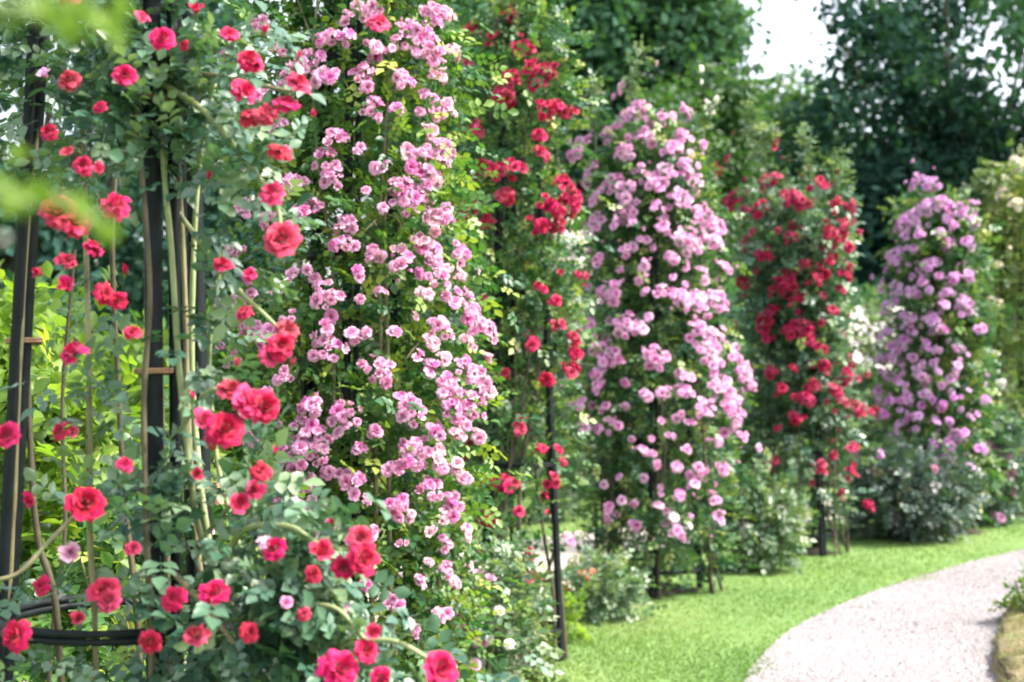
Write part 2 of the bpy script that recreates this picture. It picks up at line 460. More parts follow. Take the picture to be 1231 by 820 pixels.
def pebbles():
    n = 110000
    D = 6.2 * (15.0 / 6.2) ** rng.random(n)
    X = rng.uniform(.1, .42, n) * D
    P = np.stack([X, D], 1)
    P = P + rng.normal(size=P.shape) * .02
    P = P[inside_ribbon(P, PA, PB)]; n = len(P)
    s = rng.uniform(.003, .009, n) * (1 + (rng.random(n) < .04) * .7)
    a = rng.uniform(0, 6.28, n)
    V = np.zeros((n, 5, 3))
    for k in range(4):
        rr = s * rng.uniform(.7, 1.3, n)
        V[:, k] = np.stack([P[:, 0] + rr * np.cos(a + k * 1.571), P[:, 1] + rr * np.sin(a + k * 1.571), np.full(n, .004)], 1)
    V[:, 4] = np.stack([P[:, 0] + rng.normal(size=n) * .002, P[:, 1] + rng.normal(size=n) * .002, .006 + s * .8], 1)
    b = np.arange(n)[:, None, None] * 5
    T = (b + np.array([[0, 1, 4], [1, 2, 4], [2, 3, 4], [3, 0, 4]])[None]).reshape(-1, 3)
    tag(mesh_obj('gravel', V.reshape(-1, 3), T, M['pebble'], tint=np.repeat(np.clip(rng.normal(.55, .3, n) + .13 * np.sin(P[:, 0] * 1.9 + P[:, 1]) * np.sin(P[:, 1] * 1.3 + 1) - .2 * (np.abs(rng.normal(size=n)) > 2), 0, 1), 5)), 'loose pale gravel chips on the path', 'gravel', kind='stuff')
pebbles()

# ------------------------------------------------------------------ leaves
def leaf_template(nl=5, detail=2, L=.045, Wd=.030):
    """pinnate rose leaf along +Y, facing +Z: leaflets in pairs and one at the tip. Returns V, F(tris)"""
    V, F = [], []
    def leaflet(org, ang, ln, wd, roll):
        c, s = math.cos(ang), math.sin(ang)
        if detail == 2:
            pts = [(0, 0, 0), (-.5 * wd, .42 * ln, .10 * wd), (0, .45 * ln, -.06 * wd), (.5 * wd, .42 * ln, .10 * wd), (-.36 * wd, .74 * ln, .04 * wd), (.36 * wd, .74 * ln, .04 * wd), (0, ln, -.16 * ln)]
            fs = [(0, 2, 1), (0, 3, 2), (1, 2, 4), (2, 3, 5), (4, 2, 6), (2, 5, 6)]
        else:
            pts = [(0, 0, 0), (-.5 * wd, .5 * ln, .08 * wd), (.5 * wd, .5 * ln, .08 * wd), (0, ln, -.12 * ln)]
            fs = [(0, 3, 1), (0, 2, 3)]
        b = len(V)
        for x, y, z in pts:
            x, z = x * math.cos(roll) - z * math.sin(roll), x * math.sin(roll) + z * math.cos(roll)
            V.append((org[0] + x * c - y * s, org[1] + x * s + y * c, org[2] + z))
        F.extend([(b + i, b + j, b + k) for i, j, k in fs])
    pairs = (nl - 1) // 2
    for i in range(pairs):
        y = L * (.35 + .62 * i)
        for sgn in (-1, 1):
            leaflet((0, y, -.05 * y), sgn * R(random.uniform(55, 75)), L * random.uniform(.75, .95), Wd * random.uniform(.8, 1), sgn * random.uniform(-.35, .2))
    yt = L * (.35 + .62 * pairs) - .1 * L
    leaflet((0, yt, -.08 * yt), random.uniform(-.15, .15), L * 1.1, Wd * 1.1, random.uniform(-.2, .2))
    # rachis
    b = len(V)
    V.extend([(-.0012, -.02 * L / .045, 0), (.0012, -.02 * L / .045, 0), (0, yt, -.08 * yt - .0006)])
    F.append((b, b + 1, b + 2))
    return np.array(V), np.array(F)

TPL = {}
def tpl(key, *a):
    if key not in TPL: TPL[key] = [leaf_template(*a) for _ in range(4)]
    return TPL[key]

def frames(dirs, nrm):
    y = norm(dirs); z = norm(nrm - (nrm * y).sum(1, keepdims=True) * y); x = np.cross(y, z)
    return np.stack([x, y, z], 2)        # columns

def leaf_mesh_data(templates, pos, Rm, sc, tint):
    Vs, Fs, Ts, off = [], [], [], 0
    which = rng.integers(0, len(templates), len(pos))
    for q, (tv, tf) in enumerate(templates):
        s = which == q
        if not s.any(): continue
        P = np.einsum('nij,kj->nki', Rm[s] * sc[s][:, None, None], tv) + pos[s][:, None]
        n, k = P.shape[:2]
        Vs.append(P.reshape(-1, 3)); Fs.append((tf[None] + (np.arange(n) * k)[:, None, None] + off).reshape(-1, 3))
        Ts.append(np.repeat(tint[s], k)); off += n * k
    return np.vstack(Vs), np.vstack(Fs), np.concatenate(Ts)

_leafmeshes = {}
def leaf_meshes(key, mat):
    k = (key, mat.name)
    if k not in _leafmeshes:
        out = []
        for i, (tv, tf) in enumerate(TPL[key]):
            o = mesh_obj('leaf', tv, tf, mat, tint=np.full(len(tv), .15 + .2 * i)); me = o.data
            bpy.data.objects.remove(o); out.append(me)
        _leafmeshes[k] = out
    return _leafmeshes[k]

def foliage(parent, base, pos, out, key, mat, scale=(.8, 1.2), singles=0, tintf=None, up=.7, name='foliage'):
    """leaves at pos facing along out; the first `singles` seen largest become leaf objects, the rest one mesh"""
    n = len(pos)
    rnd = rng.normal(size=(n, 3))
    dirs = out * .8 + rnd * .55 + np.array([0, 0, -.25])
    nr = out * .5 + np.array([0, 0, up]) + rng.normal(size=(n, 3)) * .5
    Rm = frames(dirs, nr)
    sc = rng.uniform(*scale, n)
    tint = np.clip(rng.normal(.36, .27, n), 0, 1) if tintf is None else np.clip(tintf(pos, n), 0, 1)
    idx = np.arange(n)
    if singles:
        d = pos - CAM
        px = np.abs(d[:, 0] / d[:, 1]) < .36
        pz = np.abs(d[:, 2] / d[:, 1] - .024) < .24
        facing = np.abs((Rm[:, :, 2] * norm(-d)).sum(1))
        front = (out * norm(-d)).sum(1) > .1
        score = facing * sc / d[:, 1] * px * pz * (front + .05) + rng.random(n) * 1e-3
        order = np.argsort(-score)
        me = leaf_meshes(key, mat)
        for i in order[:singles]:
            place('leaf', me[rng.integers(0, 4)], pos[i], Rm[i], sc[i], parent, base)
        idx = order[singles:]
    V, F, T = leaf_mesh_data(TPL[key], pos[idx], Rm[idx], sc[idx], tint[idx])
    return mesh_obj(name, V, F, mat, parent, base, tint=T, kind='stuff')

tpl('fine', 5, 2, .042, .028)
tpl('broad', 5, 2, .050, .034)
tpl('mid', 5, 1, .046, .032)
tpl('far', 5, 1, .058, .042)

# ------------------------------------------------------------------ blooms
def bloom_mesh(name, layers, mat, ruffle=.10, seed=0, stem=.06):
    r_ = np.random.default_rng(seed)
    V, F, T, off = [], [], [], 0
    nu, nv = 5, 5
    for li, (n, alpha, L, half) in enumerate(layers):
        ph = r_.uniform(0, 6.28)
        for p in range(n):
            phi0 = ph + p * 2 * math.pi / n + r_.normal() * .12
            al = R(alpha) * (1 + r_.normal() * .12); ll = L * (1 + r_.normal() * .09)
            hw = half * (1 + r_.normal() * .1)
            v = np.linspace(0, 1, nv)
            ang = al * (.25 + 1.05 * v)
            ang[-1] += .35 if alpha > 30 else -.2
            dr = np.concatenate([[0], np.cumsum(np.sin(ang[1:]) * ll / (nv - 1))])
            dz = np.concatenate([[0], np.cumsum(np.cos(ang[1:]) * ll / (nv - 1))])
            rad = np.maximum((.0095 if alpha < 0 else .0035 + .0012 * li) + dr, .0008)
            z = dz - .0006 * li
            wv = np.array([.35, .8, 1.0, .95, .55]) * hw
            u = np.linspace(-1, 1, nu)
            phi = phi0 + u[None] * wv[:, None]
            rr = rad[:, None] * (1 + .10 * (u[None] ** 2) * (-1 if p % 2 else 1)) + .0008 * (p % 2)
            zz = z[:, None] - .10 * ll * (u[None] ** 2) * v[:, None] + ruffle * ll * r_.normal(size=(nv, nu)) * v[:, None] ** 2
            P = np.stack([rr * np.cos(phi), rr * np.sin(phi), zz], -1).reshape(-1, 3)
            V.append(P)
            i = np.arange(nv - 1)[:, None] * nu; j = np.arange(nu - 1)[None]
            F.append(np.stack([i + j, i + j + 1, i + nu + j + 1, i + nu + j], -1).reshape(-1, 4) + off)
            T.append(np.repeat(np.clip(v * (.35 + .65 * li / max(1, len(layers) - 1)) + r_.normal() * .08, 0, 1), nu))
            off += nu * nv
    nf = sum(len(f) for f in F)
    # hip and stem
    pv, pf = tube(np.array([[0, 0, .004], [0, 0, -.004], [0, 0, -.012], [.002, 0, -.02], [.004, 0, -stem]]), 1, 1, 5)
    rr = np.repeat([.007, .008, .005, .002, .0015], 5)
    c = np.repeat(np.array([[0, 0, .004], [0, 0, -.004], [0, 0, -.012], [.002, 0, -.02], [.004, 0, -stem]]), 5, 0)
    pv = c + (pv - c) * rr[:, None]
    V.append(pv); F.append(pf + off); T.append(np.full(len(pv), .5))
    o = mesh_obj(name, np.vstack(V), np.vstack(F), None, tint=np.concatenate(T), smooth=True, mats=[mat, M['leaf_green']],
                 midx=[0] * nf + [1] * len(pf))
    me = o.data; bpy.data.objects.remove(o)
    _bldata[me.name] = (np.vstack(V), np.vstack(F), np.concatenate(T), nf)
    return me
_bldata = {}

DOUBLE = [(3, -22, .030, 1.4), (3, -8, .033, 1.3), (3, 6, .031, 1.3), (4, 12, .032, 1.05), (5, 26, .034, .9), (6, 42, .037, .75), (6, 60, .040, .66), (6, 80, .042, .60), (5, 100, .040, .58)]
HALF = [(4, -20, .029, 1.3), (3, 7, .030, 1.2), (4, 20, .033, 1.0), (5, 40, .037, .8), (6, 60, .041, .66), (6, 82, .041, .6)]
POMP = [(4, -22, .028, 1.2), (4, 5, .029, 1.0), (5, 18, .031, .85), (6, 34, .034, .72), (7, 52, .037, .6), (8, 72, .039, .5), (8, 94, .038, .48)]
CUP = [(4, -18, .031, 1.3), (4, 6, .035, 1.1), (5, 20, .040, .9), (5, 36, .043, .8)]
FLAT = [(3, -10, .022, 1.2), (5, 40, .028, .8), (6, 70, .036, .62), (7, 98, .042, .5), (6, 112, .040, .5)]
BUD = [(3, 2, .024, 1.3), (3, 8, .028, 1.2), (4, 14, .030, 1.0)]
_bl = {}
def blooms(color):
    if color not in _bl:
        lay = [DOUBLE, HALF, DOUBLE, CUP, FLAT] if color in ('red', 'crimson') else [POMP, POMP, HALF, CUP, FLAT]
        _bl[color] = [bloom_mesh('bloom', l, M[color], seed=11 * i + len(color)) for i, l in enumerate(lay)] + [bloom_mesh('bud', BUD, M[color], seed=5)]
    return _bl[color]
BR = .048                        # bloom radius of the mesh

def facing(n, spin=None):
    n = norm(n)
    a = rng.normal(size=3); x = norm(np.cross(a, n)); y = np.cross(n, x)
    return np.stack([x, y, n], 1)

_queue = []
def put_bloom(parent, base, color, pos, nrm, diam, bud=False):
    blooms(color)
    k = 5 if bud else int(rng.choice(5, p=[.27, .2, .2, .18, .15]))
    _queue.append(('bud' if bud else 'bloom', color, k, np.asarray(pos), facing(nrm) * np.array([rng.uniform(.88, 1.1), 1, rng.uniform(.75, 1.2)]), diam / (2 * BR) * rng.uniform(.9, 1.1)))

def flush_blooms(parent, base, limit=300):
    """the blooms that show largest become parts of their own, the rest one joined part"""
    global _queue
    q = sorted(_queue, key=lambda e: -e[5] / e[3][1] * (1 if e[4][1, 2] < .3 else .4))
    for nm, color, k, pos, rot, sc in q[:limit]:
        place(nm, _bl[color][k], pos, rot, sc, parent, base)
    rest = q[limit:]
    if rest:
        cols = sorted({e[1] for e in rest}); mats = [M[c] for c in cols] + [M['leaf_green']]
        V, F, T, I, off = [], [], [], [], 0
        for nm, color, k, pos, rot, sc in rest:
            v, f, t, nf = _bldata[_bl[color][k].name]
            V.append(v @ (rot * sc).T + pos); F.append(f + off); T.append(t); off += len(v)
            I += [cols.index(color)] * nf + [len(mats) - 1] * (len(f) - nf)
        mesh_obj('blooms', np.vstack(V), np.vstack(F), None, parent, base, tint=np.concatenate(T), smooth=True, mats=mats, midx=I, kind='stuff')
    _queue = []

def cluster(parent, base, color, pos, nrm, cdiam, d, budget, maxn=14):
    """a truss of blooms of diameter d filling a domed head of diameter cdiam"""
    n = int(np.clip(round((cdiam / d) ** 2 * 1.5), 1, maxn))
    n = min(n, budget)
    nrm = norm(nrm)
    fr = facing(nrm)
    if n <= 1:
        if budget > 0: put_bloom(parent, base, color, pos, nrm + rng.normal(size=3) * .2, min(d, max(cdiam, d * .7)))
        return max(n, 0)
    ga = rng.uniform(0, 6.28)
    for i in range(n):
        rr = math.sqrt((i + .4) / n) * (cdiam - d * .6) / 2
        th = ga + i * 2.4
        q = pos + fr[:, 0] * rr * math.cos(th) + fr[:, 1] * rr * math.sin(th) * 1.1 + nrm * (-.5 * rr ** 2 / max(cdiam, .01) * 2 + rng.normal() * d * .12)
        put_bloom(parent, base, color, q, nrm + (q - pos) / cdiam * 1.6 + rng.normal(size=3) * .38 + np.array([0, 0, .1]), d * rng.uniform(.6, 1.12), bud=rng.random() < .07)
    return n

# ------------------------------------------------------------------ obelisks
def obelisk(key, label, c, rot, side0, side1, h, ring_z=(.15, 1.02, 1.92, 2.62), bar=.034, footing=False, ties=()):
    base = (c[0], c[1], 0)
    o = thing('obelisk', base, label, 'obelisk', 'black iron rose obelisks')
    r0, r1 = side0 / math.sqrt(3), side1 / math.sqrt(3)
    ang = [rot + k * 2 * math.pi / 3 for k in range(3)]
    def leg_pt(k, z):
        r = r0 + (r1 - r0) * z / h
        return np.array([c[0] + r * math.cos(ang[k]), c[1] + r * math.sin(ang[k]), z])
    legs = []
    for k in range(3):
        P = np.array([leg_pt(k, z) for z in np.linspace(-.05, h, 8)])
        v1 = tube(P, bar * .62, bar * .58, 4)
        t = np.array([-math.sin(ang[k]), math.cos(ang[k]), 0]) * bar * 1.05
        v2 = tube(P + t, bar * .34, bar * .32, 6)          # the thinner rod welded along each leg
        V, F = merge([v1, v2])
        legs.append(mesh_obj('leg', V, F, M['metal'], o, base))
    for z in ring_z:
        r = r0 + (r1 - r0) * z / h + bar * .1
        pts = np.array([[c[0] + r * math.cos(a), c[1] + r * math.sin(a), z] for a in np.linspace(0, 2 * math.pi, 25)])
        parts = [tube(pts + np.array([0, 0, dz]), bar * .26, bar * .26, 4) for dz in (0, .012)]
        V, F = merge(parts)
        mesh_obj('ring', V, F, M['metal'], o, base)
    top = [tube(np.array([leg_pt(k, h), [c[0], c[1], h + .28]]), bar * .4, bar * .3, 5) for k in range(3)]
    V, F = merge(top)
    mesh_obj('top', V, F, M['metal'], o, base)
    for k, z in ties:
        p = leg_pt(k, z)
        a = np.linspace(0, 2 * math.pi * 2.2, 30)
        pts = np.stack([p[0] + .028 * np.cos(a), p[1] + .028 * np.sin(a), p[2] + .004 * a / 6.28], 1)
        V, F = tube(pts, .0024, .0024, 5)
        mesh_obj('tie', V, F, M['twine'], legs[k], base)
    if footing:
        p = leg_pt(footing - 1, 0)
        V, F = box((p[0] - .02, p[1] - .05, .005), (.19, .13, .05), .3)
        V = V + rng.normal(size=V.shape) * .006
        mesh_obj('footing', V, F, M['stone'], legs[footing - 1], base)
    return leg_pt

# ------------------------------------------------------------------ climbing rose on a pillar
def prof(points):
    z, r = zip(*points)
    return lambda q: np.interp(q, z, r)

def climbing_rose(c, label, group, R_of_z, zmin, zmax, nleaf, key, mat, dens, color, d, pix, extra=(), singles=0, ncane=9,
                  cane_mat='cane', shoots=(), scale=(.8, 1.2), cane_r=.012, legs=.22, cap=300, warm=None, rndblooms=0, filler=0):
    c = np.array(c); base = (c[0], c[1], 0)
    o = thing('climbing_rose', base, label, 'rose', group)
    # canes
    for i in range(ncane):
        a0 = rng.uniform(0, 6.28); turn = rng.normal() * 1.3; ztop = zmax * rng.uniform(.6, .98)
        P = []
        for t in np.linspace(0, 1, 9):
            z = ztop * t - .03
            rr = (legs * (1 + .35 * (1 - t)) + rng.normal() * .03) * (1 - .25 * t)
            if t > .85: rr = float(R_of_z(z)) * .6
            P.append([c[0] + rr * math.cos(a0 + turn * t) + rng.normal() * .012, c[1] + rr * math.sin(a0 + turn * t) + rng.normal() * .012, z])
        V, F = tube(smooth_path(P, 4), cane_r * rng.uniform(.7, 1.2), cane_r * .35, 6, wob=.05)
        parts = [(V, F)]
        for _ in range(4):                       # side shoots that carry leaves and flowers
            j = rng.integers(2, 8); p0 = np.array(P[j]); a = rng.uniform(0, 6.28)
            rr = float(R_of_z(p0[2])) * rng.uniform(.7, 1.0)
            p2 = np.array([c[0] + rr * math.cos(a), c[1] + rr * math.sin(a), p0[2] + rng.uniform(.05, .35)])
            parts.append(tube(smooth_path([p0, (p0 + p2) / 2 + [0, 0, .06], p2], 4), cane_r * .35, cane_r * .18, 4))
        V, F = merge(parts)
        mesh_obj('cane', V, F, M[cane_mat], o, base, smooth=True)
    # leaves: in clumps through the outer half of the column
    nc = max(40, nleaf // 14)
    cz = rng.uniform(zmin, zmax, nc * 6)
    cz = cz[rng.random(len(cz)) < dens(cz)][:nc]
    ca = rng.uniform(0, 6.28, len(cz))
    cr = R_of_z(cz) * .86 * np.sqrt(rng.uniform(.08, 1.0, len(cz)))
    k = rng.integers(0, len(cz), nleaf)
    sp = .06 + .004 * c[1]
    sp = min(sp, .085)
    pos = np.stack([c[0] + cr[k] * np.cos(ca[k]), c[1] + cr[k] * np.sin(ca[k]), cz[k]], 1) + rng.normal(size=(nleaf, 3)) * sp
    pos = pos[pos[:, 2] > .05]
    out = pos - np.array([c[0], c[1], 0]); out[:, 2] = 0.15; out = norm(out)
    f = foliage(o, base, pos, out, key, mat, scale, singles, tintf=warm)
    # blooms: each head set on the column's outer surface
    budget = 900
    def surface(px, py):
        dr = ray(px, py)
        t0 = c[1] / dr[1]
        z = CAM[2] + dr[2] * t0
        rad = float(R_of_z(z)) * 1.06 + .03
        a = dr[0] ** 2 + dr[1] ** 2; b = -2 * (dr[0] * c[0] + dr[1] * c[1]); cc = c[0] ** 2 + c[1] ** 2 - rad ** 2
        disc_ = b * b - 4 * a * cc
        t = (-b - math.sqrt(disc_)) / (2 * a) if disc_ > 0 else -b / (2 * a)
        return CAM + dr * t
    for item in pix:
        px, py, s = item[:3]; col = item[3] if len(item) > 3 else color
        if budget <= 0: break
        p = surface(px, py)
        nrm = np.array([p[0] - c[0], p[1] - c[1], 0]); nrm = norm(nrm) + np.array([0, -.1, .5])
        budget -= cluster(o, base, col, p, nrm, s / FPX * p[1] * 1.12, d, budget)
    for _ in range(filler):                      # single flowers and buds scattered round the heads
        it = pix[rng.integers(0, len(pix))]
        p = surface(it[0] + rng.normal() * 22 * 5 / c[1] + rng.normal() * 6, it[1] + rng.normal() * 26)
        nrm = norm(np.array([p[0] - c[0], p[1] - c[1], 0])) + np.array([0, -.1, .2]) + rng.normal(size=3) * .45
        p = p - norm(np.array([p[0] - c[0], p[1] - c[1], 0])) * rng.uniform(0, .12)
        put_bloom(o, base, it[3] if len(it) > 3 else color, p, nrm, d * rng.uniform(.55, 1.05), bud=rng.random() < .25)
    for _ in range(rndblooms):
        if budget <= 0: break
        z = rng.uniform(zmin + .3, zmax); a = rng.uniform(-.5, 3.6); rr = float(R_of_z(z))
        p = np.array([c[0] + rr * math.cos(a), c[1] + rr * math.sin(a), z])
        budget -= cluster(o, base, color, p, np.array([math.cos(a), math.sin(a), .3]), d * 2, d, budget, 4)
    flush_blooms(o, base)
    # upright leafy shoots at the top
    for (px, py0, py1) in shoots:
        p1 = at(px, py1, c[1] - .1); p0 = at(px + rng.normal() * 8, py0, c[1])
        path = smooth_path([p0 - [0, 0, .2], p0, (p0 + p1) / 2 + rng.normal(size=3) * .02, p1], 5)
        V, F = tube(path, .006, .002, 5)
        sh = mesh_obj('shoot', V, F, M['cane_green'], o, base)
        m = max(8, int(np.linalg.norm(p1 - p0) * 130))
        ps = path[rng.integers(4, len(path), m)] + rng.normal(size=(m, 3)) * .022
        ou = norm(np.stack([rng.normal(size=m), rng.normal(size=m), np.full(m, .4)], 1))
        sl_ = foliage(sh, base, ps, ou, key, M['leaf_pale'] if mat != M['leaf_green'] else M['leaf_olive'], (.7, 1.0), 0, up=1.0)
    return o

# ------------------------------------------------------------------ the row of rose pillars
def nums(s):
    """'x y size[ colour]; ...' in photograph pixels"""
    out = []
    for it in s.split(';'):
        f = it.split()
        if f: out.append((float(f[0]), float(f[1]), float(f[2]), *f[3:]))
    return out

GR = 'climbing roses trained up obelisks in a row'

P1 = nums('''394 44 34;413 44 30;443 14 40;447 51 26;437 89 36;447 130 36;372 72 36;382 92 28;399 164 30;390 191 38;402 213 34;355 219 30;
367 249 40;416 270 30;501 41 56;518 58 46;491 31 34;525 14 40;484 92 34;522 126 44;479 130 20;532 178 44;508 191 40;491 232 52;508 242 46;
481 222 30;536 260 30;512 212 30;413 290 36;450 304 30;484 311 40;522 328 44;519 301 36;554 302 34;351 331 28;370 325 14;392 352 42;433 360 14;
558 359 48;573 379 40;589 396 38;532 395 36;392 417 46;423 407 30;392 395 20;454 441 44;375 485 34;414 499 46;367 509 38;378 533 46;351 536 38;
496 488 44;542 461 38;563 441 38;580 454 36;570 482 40;542 488 38;560 506 36;525 516 30;501 540 42;314 403 30;365 543 48;336 560 14;358 588 54;
420 577 38;478 610 34;380 625 40;491 547 36;519 588 36;546 605 36;561 574 22;483 653 18;536 653 26;471 724 28;539 683 22;505 700 18;
259 198 30;289 359 34;297 393 34;300 331 22;270 65 28;402 90 22;418 20 26;470 60 20;460 250 16;440 230 14;310 30 30;330 60 30;345 90 26;330 150 26;300 200 26;320 262 26;345 272 24;290 250 26;340 180 24;310 110 26;275 300 24;330 352 24;348 380 26;
280 430 24;340 452 28;320 480 28;300 530 26;335 602 30;310 640 26;345 642 24;430 180 20;460 200 24;430 330 20;460 350 20;470 400 22;440 400 16;470 562 24;450 522 18;430 540 18;
450 640 22;420 652 20;440 602 18;520 440 26;500 430 22;530 560 24;290 300 22;270 360 22;260 420 20;420 730 22;440 700 18;500 760 22;530 740 22;460 780 20;
540 20 24 blush;545 60 26 blush;530 90 26 blush;540 130 24 blush;515 155 26 blush;525 215 26 blush;520 270 28 blush;505 290 24 blush;540 330 26 blush;510 350 22 blush;555 330 22 blush;
500 380 20 blush;520 410 24 blush;565 410 26 blush;590 430 20 blush;535 430 22 blush;590 470 22 blush;550 520 26 blush;575 520 22 blush;525 545 24 blush;550 560 26 blush;535 620 24 blush;
560 640 22 blush;520 640 20 blush;545 700 22 blush;490 180 18 blush;470 300 16 blush;495 620 18 blush;515 680 20 blush;560 680 18 blush''')
P2 = nums('''563 34 24;590 44 34;554 85 34;602 113 30;611 17 30;570 152 26;597 201 34;614 201 34;566 249 36;583 266 24;609 236 26;614 89 22;500 96 24;518 75 20;
629 53 34;641 82 30;661 85 30;648 99 24;655 130 28;670 128 26;684 137 20;615 97 22;650 164 16;651 183 18;682 225 40;668 246 30;690 239 30;655 242 26;
648 271 30;673 270 24;610 236 24;699 333 24;650 347 18;665 362 16;639 415 18;610 449 20;684 442 24;694 425 20;658 456 16;624 509 22;650 540 16;668 390 18;
583 360 20;608 581 28;588 578 22;583 624 28;663 579 22;625 615 16;637 665 20;576 666 18;639 694 18;677 557 18;685 646 24 pink;690 405 16;672 330 14;544 188 18''')
P3 = nums('''745 106 18;731 159 34;750 181 28;776 164 28;801 140 28;827 133 26;854 128 24 white;769 133 28;750 140 28;690 181 34;702 171 26;706 205 38;716 236 30;
737 218 30;750 229 30;750 249 34;788 218 30;801 205 30;808 178 28;825 164 26;825 198 28;836 219 28;791 249 22;796 271 24;819 239 30;846 256 34;
771 205 18;863 270 30;709 270 30;740 270 18;706 277 28;827 287 40;860 287 36;839 277 26;750 301 18;718 314 20;776 316 18;808 311 18;731 349 36;690 355 18;
774 349 14;795 349 22;819 360 36;839 362 30;863 359 34;750 390 34;767 393 24;709 390 20;682 403 24;696 407 24;716 420 28;735 431 30;788 427 34;720 465 24;
720 448 20;675 461 20;696 485 24;702 511 22;737 506 20;824 453 24;824 471 24;801 471 18;776 475 14;853 420 40;883 427 22;897 448 30;904 465 22;870 461 36;
880 482 44;887 499 30;849 489 30;860 526 22;839 393 28;863 407 30;822 540 16;774 543 14;805 523 16;894 526 20;726 583 12;730 612 16;747 602 12;763 632 16;
817 595 18;833 584 16;789 608 16;813 640 22;810 622 12 white;859 600 20;865 622 20;868 565 24;844 565 20;790 563 16;812 560 16;845 330 24;872 320 22;760 270 14''')
P4 = nums('''931 166 24;863 205 24;922 218 28;876 236 26;881 246 26;910 251 30;953 237 28;967 242 24;987 218 20;1021 247 18;1016 270 24;854 236 16;1006 242 16;
1022 252 14;1032 279 14;1000 282 24;949 286 20;917 303 24;944 333 30;971 318 20;983 333 22;930 350 18;956 357 24;1017 330 20;1012 347 16;891 335 20;895 345 14;
925 377 26;915 394 18;949 396 22;969 394 26;971 408 22;986 420 16;1003 374 16;1012 403 14;991 440 22;954 442 14;927 445 20;939 467 14;966 477 24;976 464 18;
1005 469 20;1022 452 24;1034 491 26;1049 496 18;1015 486 16;956 501 18;934 515 12;1000 530 12;1027 537 18;883 389 12;924 583 18;928 556 16;1025 565 18;
985 560 22;1046 608 22;1014 597 14;1025 538 16;955 502 14;940 350 16;905 280 14;998 312 14''')
P5 = nums('''1100 216 22;1120 221 20;1086 267 36;1112 250 26;1134 245 26;1156 252 24;1073 306 28;1171 267 18;1130 279 12;1142 294 18;1164 294 20;1117 316 22;1147 333 18;
1108 340 14;1093 350 20;1159 362 22;1066 369 22;1093 384 20;1117 384 24;1132 396 14;1134 367 12;1081 413 24;1073 428 20;1105 445 20;1083 457 20;1149 440 16;
1134 462 14;1151 418 14;1122 506 18;1088 479 18;1112 472 16;1132 486 14;1081 511 20;1154 523 18;1178 394 18;1122 533 16;1098 300 14;1118 350 12;1140 350 12;
1125 420 14;1110 410 12;1165 330 14;1100 500 14;1142 505 12;1095 430 14;1128 445 12;1105 280 16;1145 270 16;1060 345 14;1062 400 18;1068 450 16;1070 480 16;1060 500 18;1072 528 18;1052 470 16;1100 548 16;1140 552 16;1162 560 16;1180 540 16;1055 430 16;1185 480 14;1170 500 16;1140 535 14''')
P6 = nums('1225 195 26;1205 230 20;1222 245 20;1200 320 10;1195 365 20;1175 455 16;1203 462 14 white;1180 495 18;1195 425 12 white;1215 300 10;1185 340 10')

def dens_of(pts): return prof(pts)

leg0 = None
def angle_to(c, p): return math.atan2(p[1] - c[1], p[0] - c[0])
# nearest pillar: legs pass through the two posts seen at px 185 and px 25
rot0 = angle_to(PIL['p0'], (-.547, 2.15))
leg0 = obelisk('p0', 'black iron obelisk with bare legs exposed among large red roses', PIL['p0'], rot0, .42, .19, 2.8, ring_z=(.15, 1.10, 2.62), bar=.031,
               ties=[(0, 1.5), (2, 1.55), (0, 1.92), (1, 1.3)])
obelisk('p1', 'black iron obelisk buried inside the tall pink rose', PIL['p1'], .5, .46, .2, 2.75)
obelisk('p2', 'thin black iron obelisk showing its legs under the slender red rose', PIL['p2'], -.35, .42, .2, 2.75, bar=.032)
obelisk('p3', 'black iron obelisk standing inside the broad lilac-pink rose', PIL['p3'], -1.75, .62, .3, 2.75)
obelisk('p4', 'black iron obelisk with bare feet under the dark red rose', PIL['p4'], -1.2, .56, .28, 2.75)
obelisk('p5', 'black iron obelisk hidden in the purple-lilac rose', PIL['p5'], .2, .5, .25, 2.75)
obelisk('p6', 'black iron obelisk inside the cream-flowered rose', PIL['p6'], 1.0, .5, .25, 2.9)

climbing_rose(PIL['p1'], 'tall pink-flowered climbing rose with dense small leaves beside the large red roses', GR,
              prof([(0, .34), (.4, .46), (1.4, .50), (2.2, .44), (2.7, .40), (3.2, .25), (3.45, .06)]), .12, 3.4, 7600, 'fine', M['leaf_green'],
              prof([(0, .5), (.6, .7), (1.2, 1), (3.4, 1)]), 'pink', .052, P1, singles=300, ncane=10, filler=35, rndblooms=6, scale=(.65, 1.0))
climbing_rose(PIL['p2'], 'slender red climbing rose with bare lower canes between the two pink roses', GR,
              prof([(0, .22), (.5, .26), (1.2, .30), (2.0, .34), (2.6, .37), (3.1, .30), (3.5, .08)]), .15, 3.45, 3300, 'mid', M['leaf_dark'],
              prof([(0, .10), (.8, .16), (1.2, .35), (1.7, .75), (2.2, 1), (3.4, 1)]), 'red', .074, P2, ncane=13, legs=.17, filler=15, rndblooms=5, scale=(.7, 1.05), cane_mat='cane_dark',
              shoots=[(600, 40, -5), (628, 30, 0)])
climbing_rose(PIL['p3'], 'broad climbing rose covered in lilac-pink flower heads, widest of the row', GR,
              prof([(0, .46), (.5, .56), (1.3, .62), (2.0, .52), (2.6, .45), (3.0, .40), (3.25, .28), (3.45, .12)]), .12, 3.2, 6800, 'mid', M['leaf_dark'],
              prof([(0, .4), (.5, .7), (.8, .95), (1.2, 1), (3.4, 1)]), 'lilac', .080, P3, ncane=12, legs=.32, filler=200, cane_mat='cane_dark', rndblooms=6, scale=(.7, 1.1),
              shoots=[(776, 125, 62), (715, 150, 100), (848, 150, 120)])
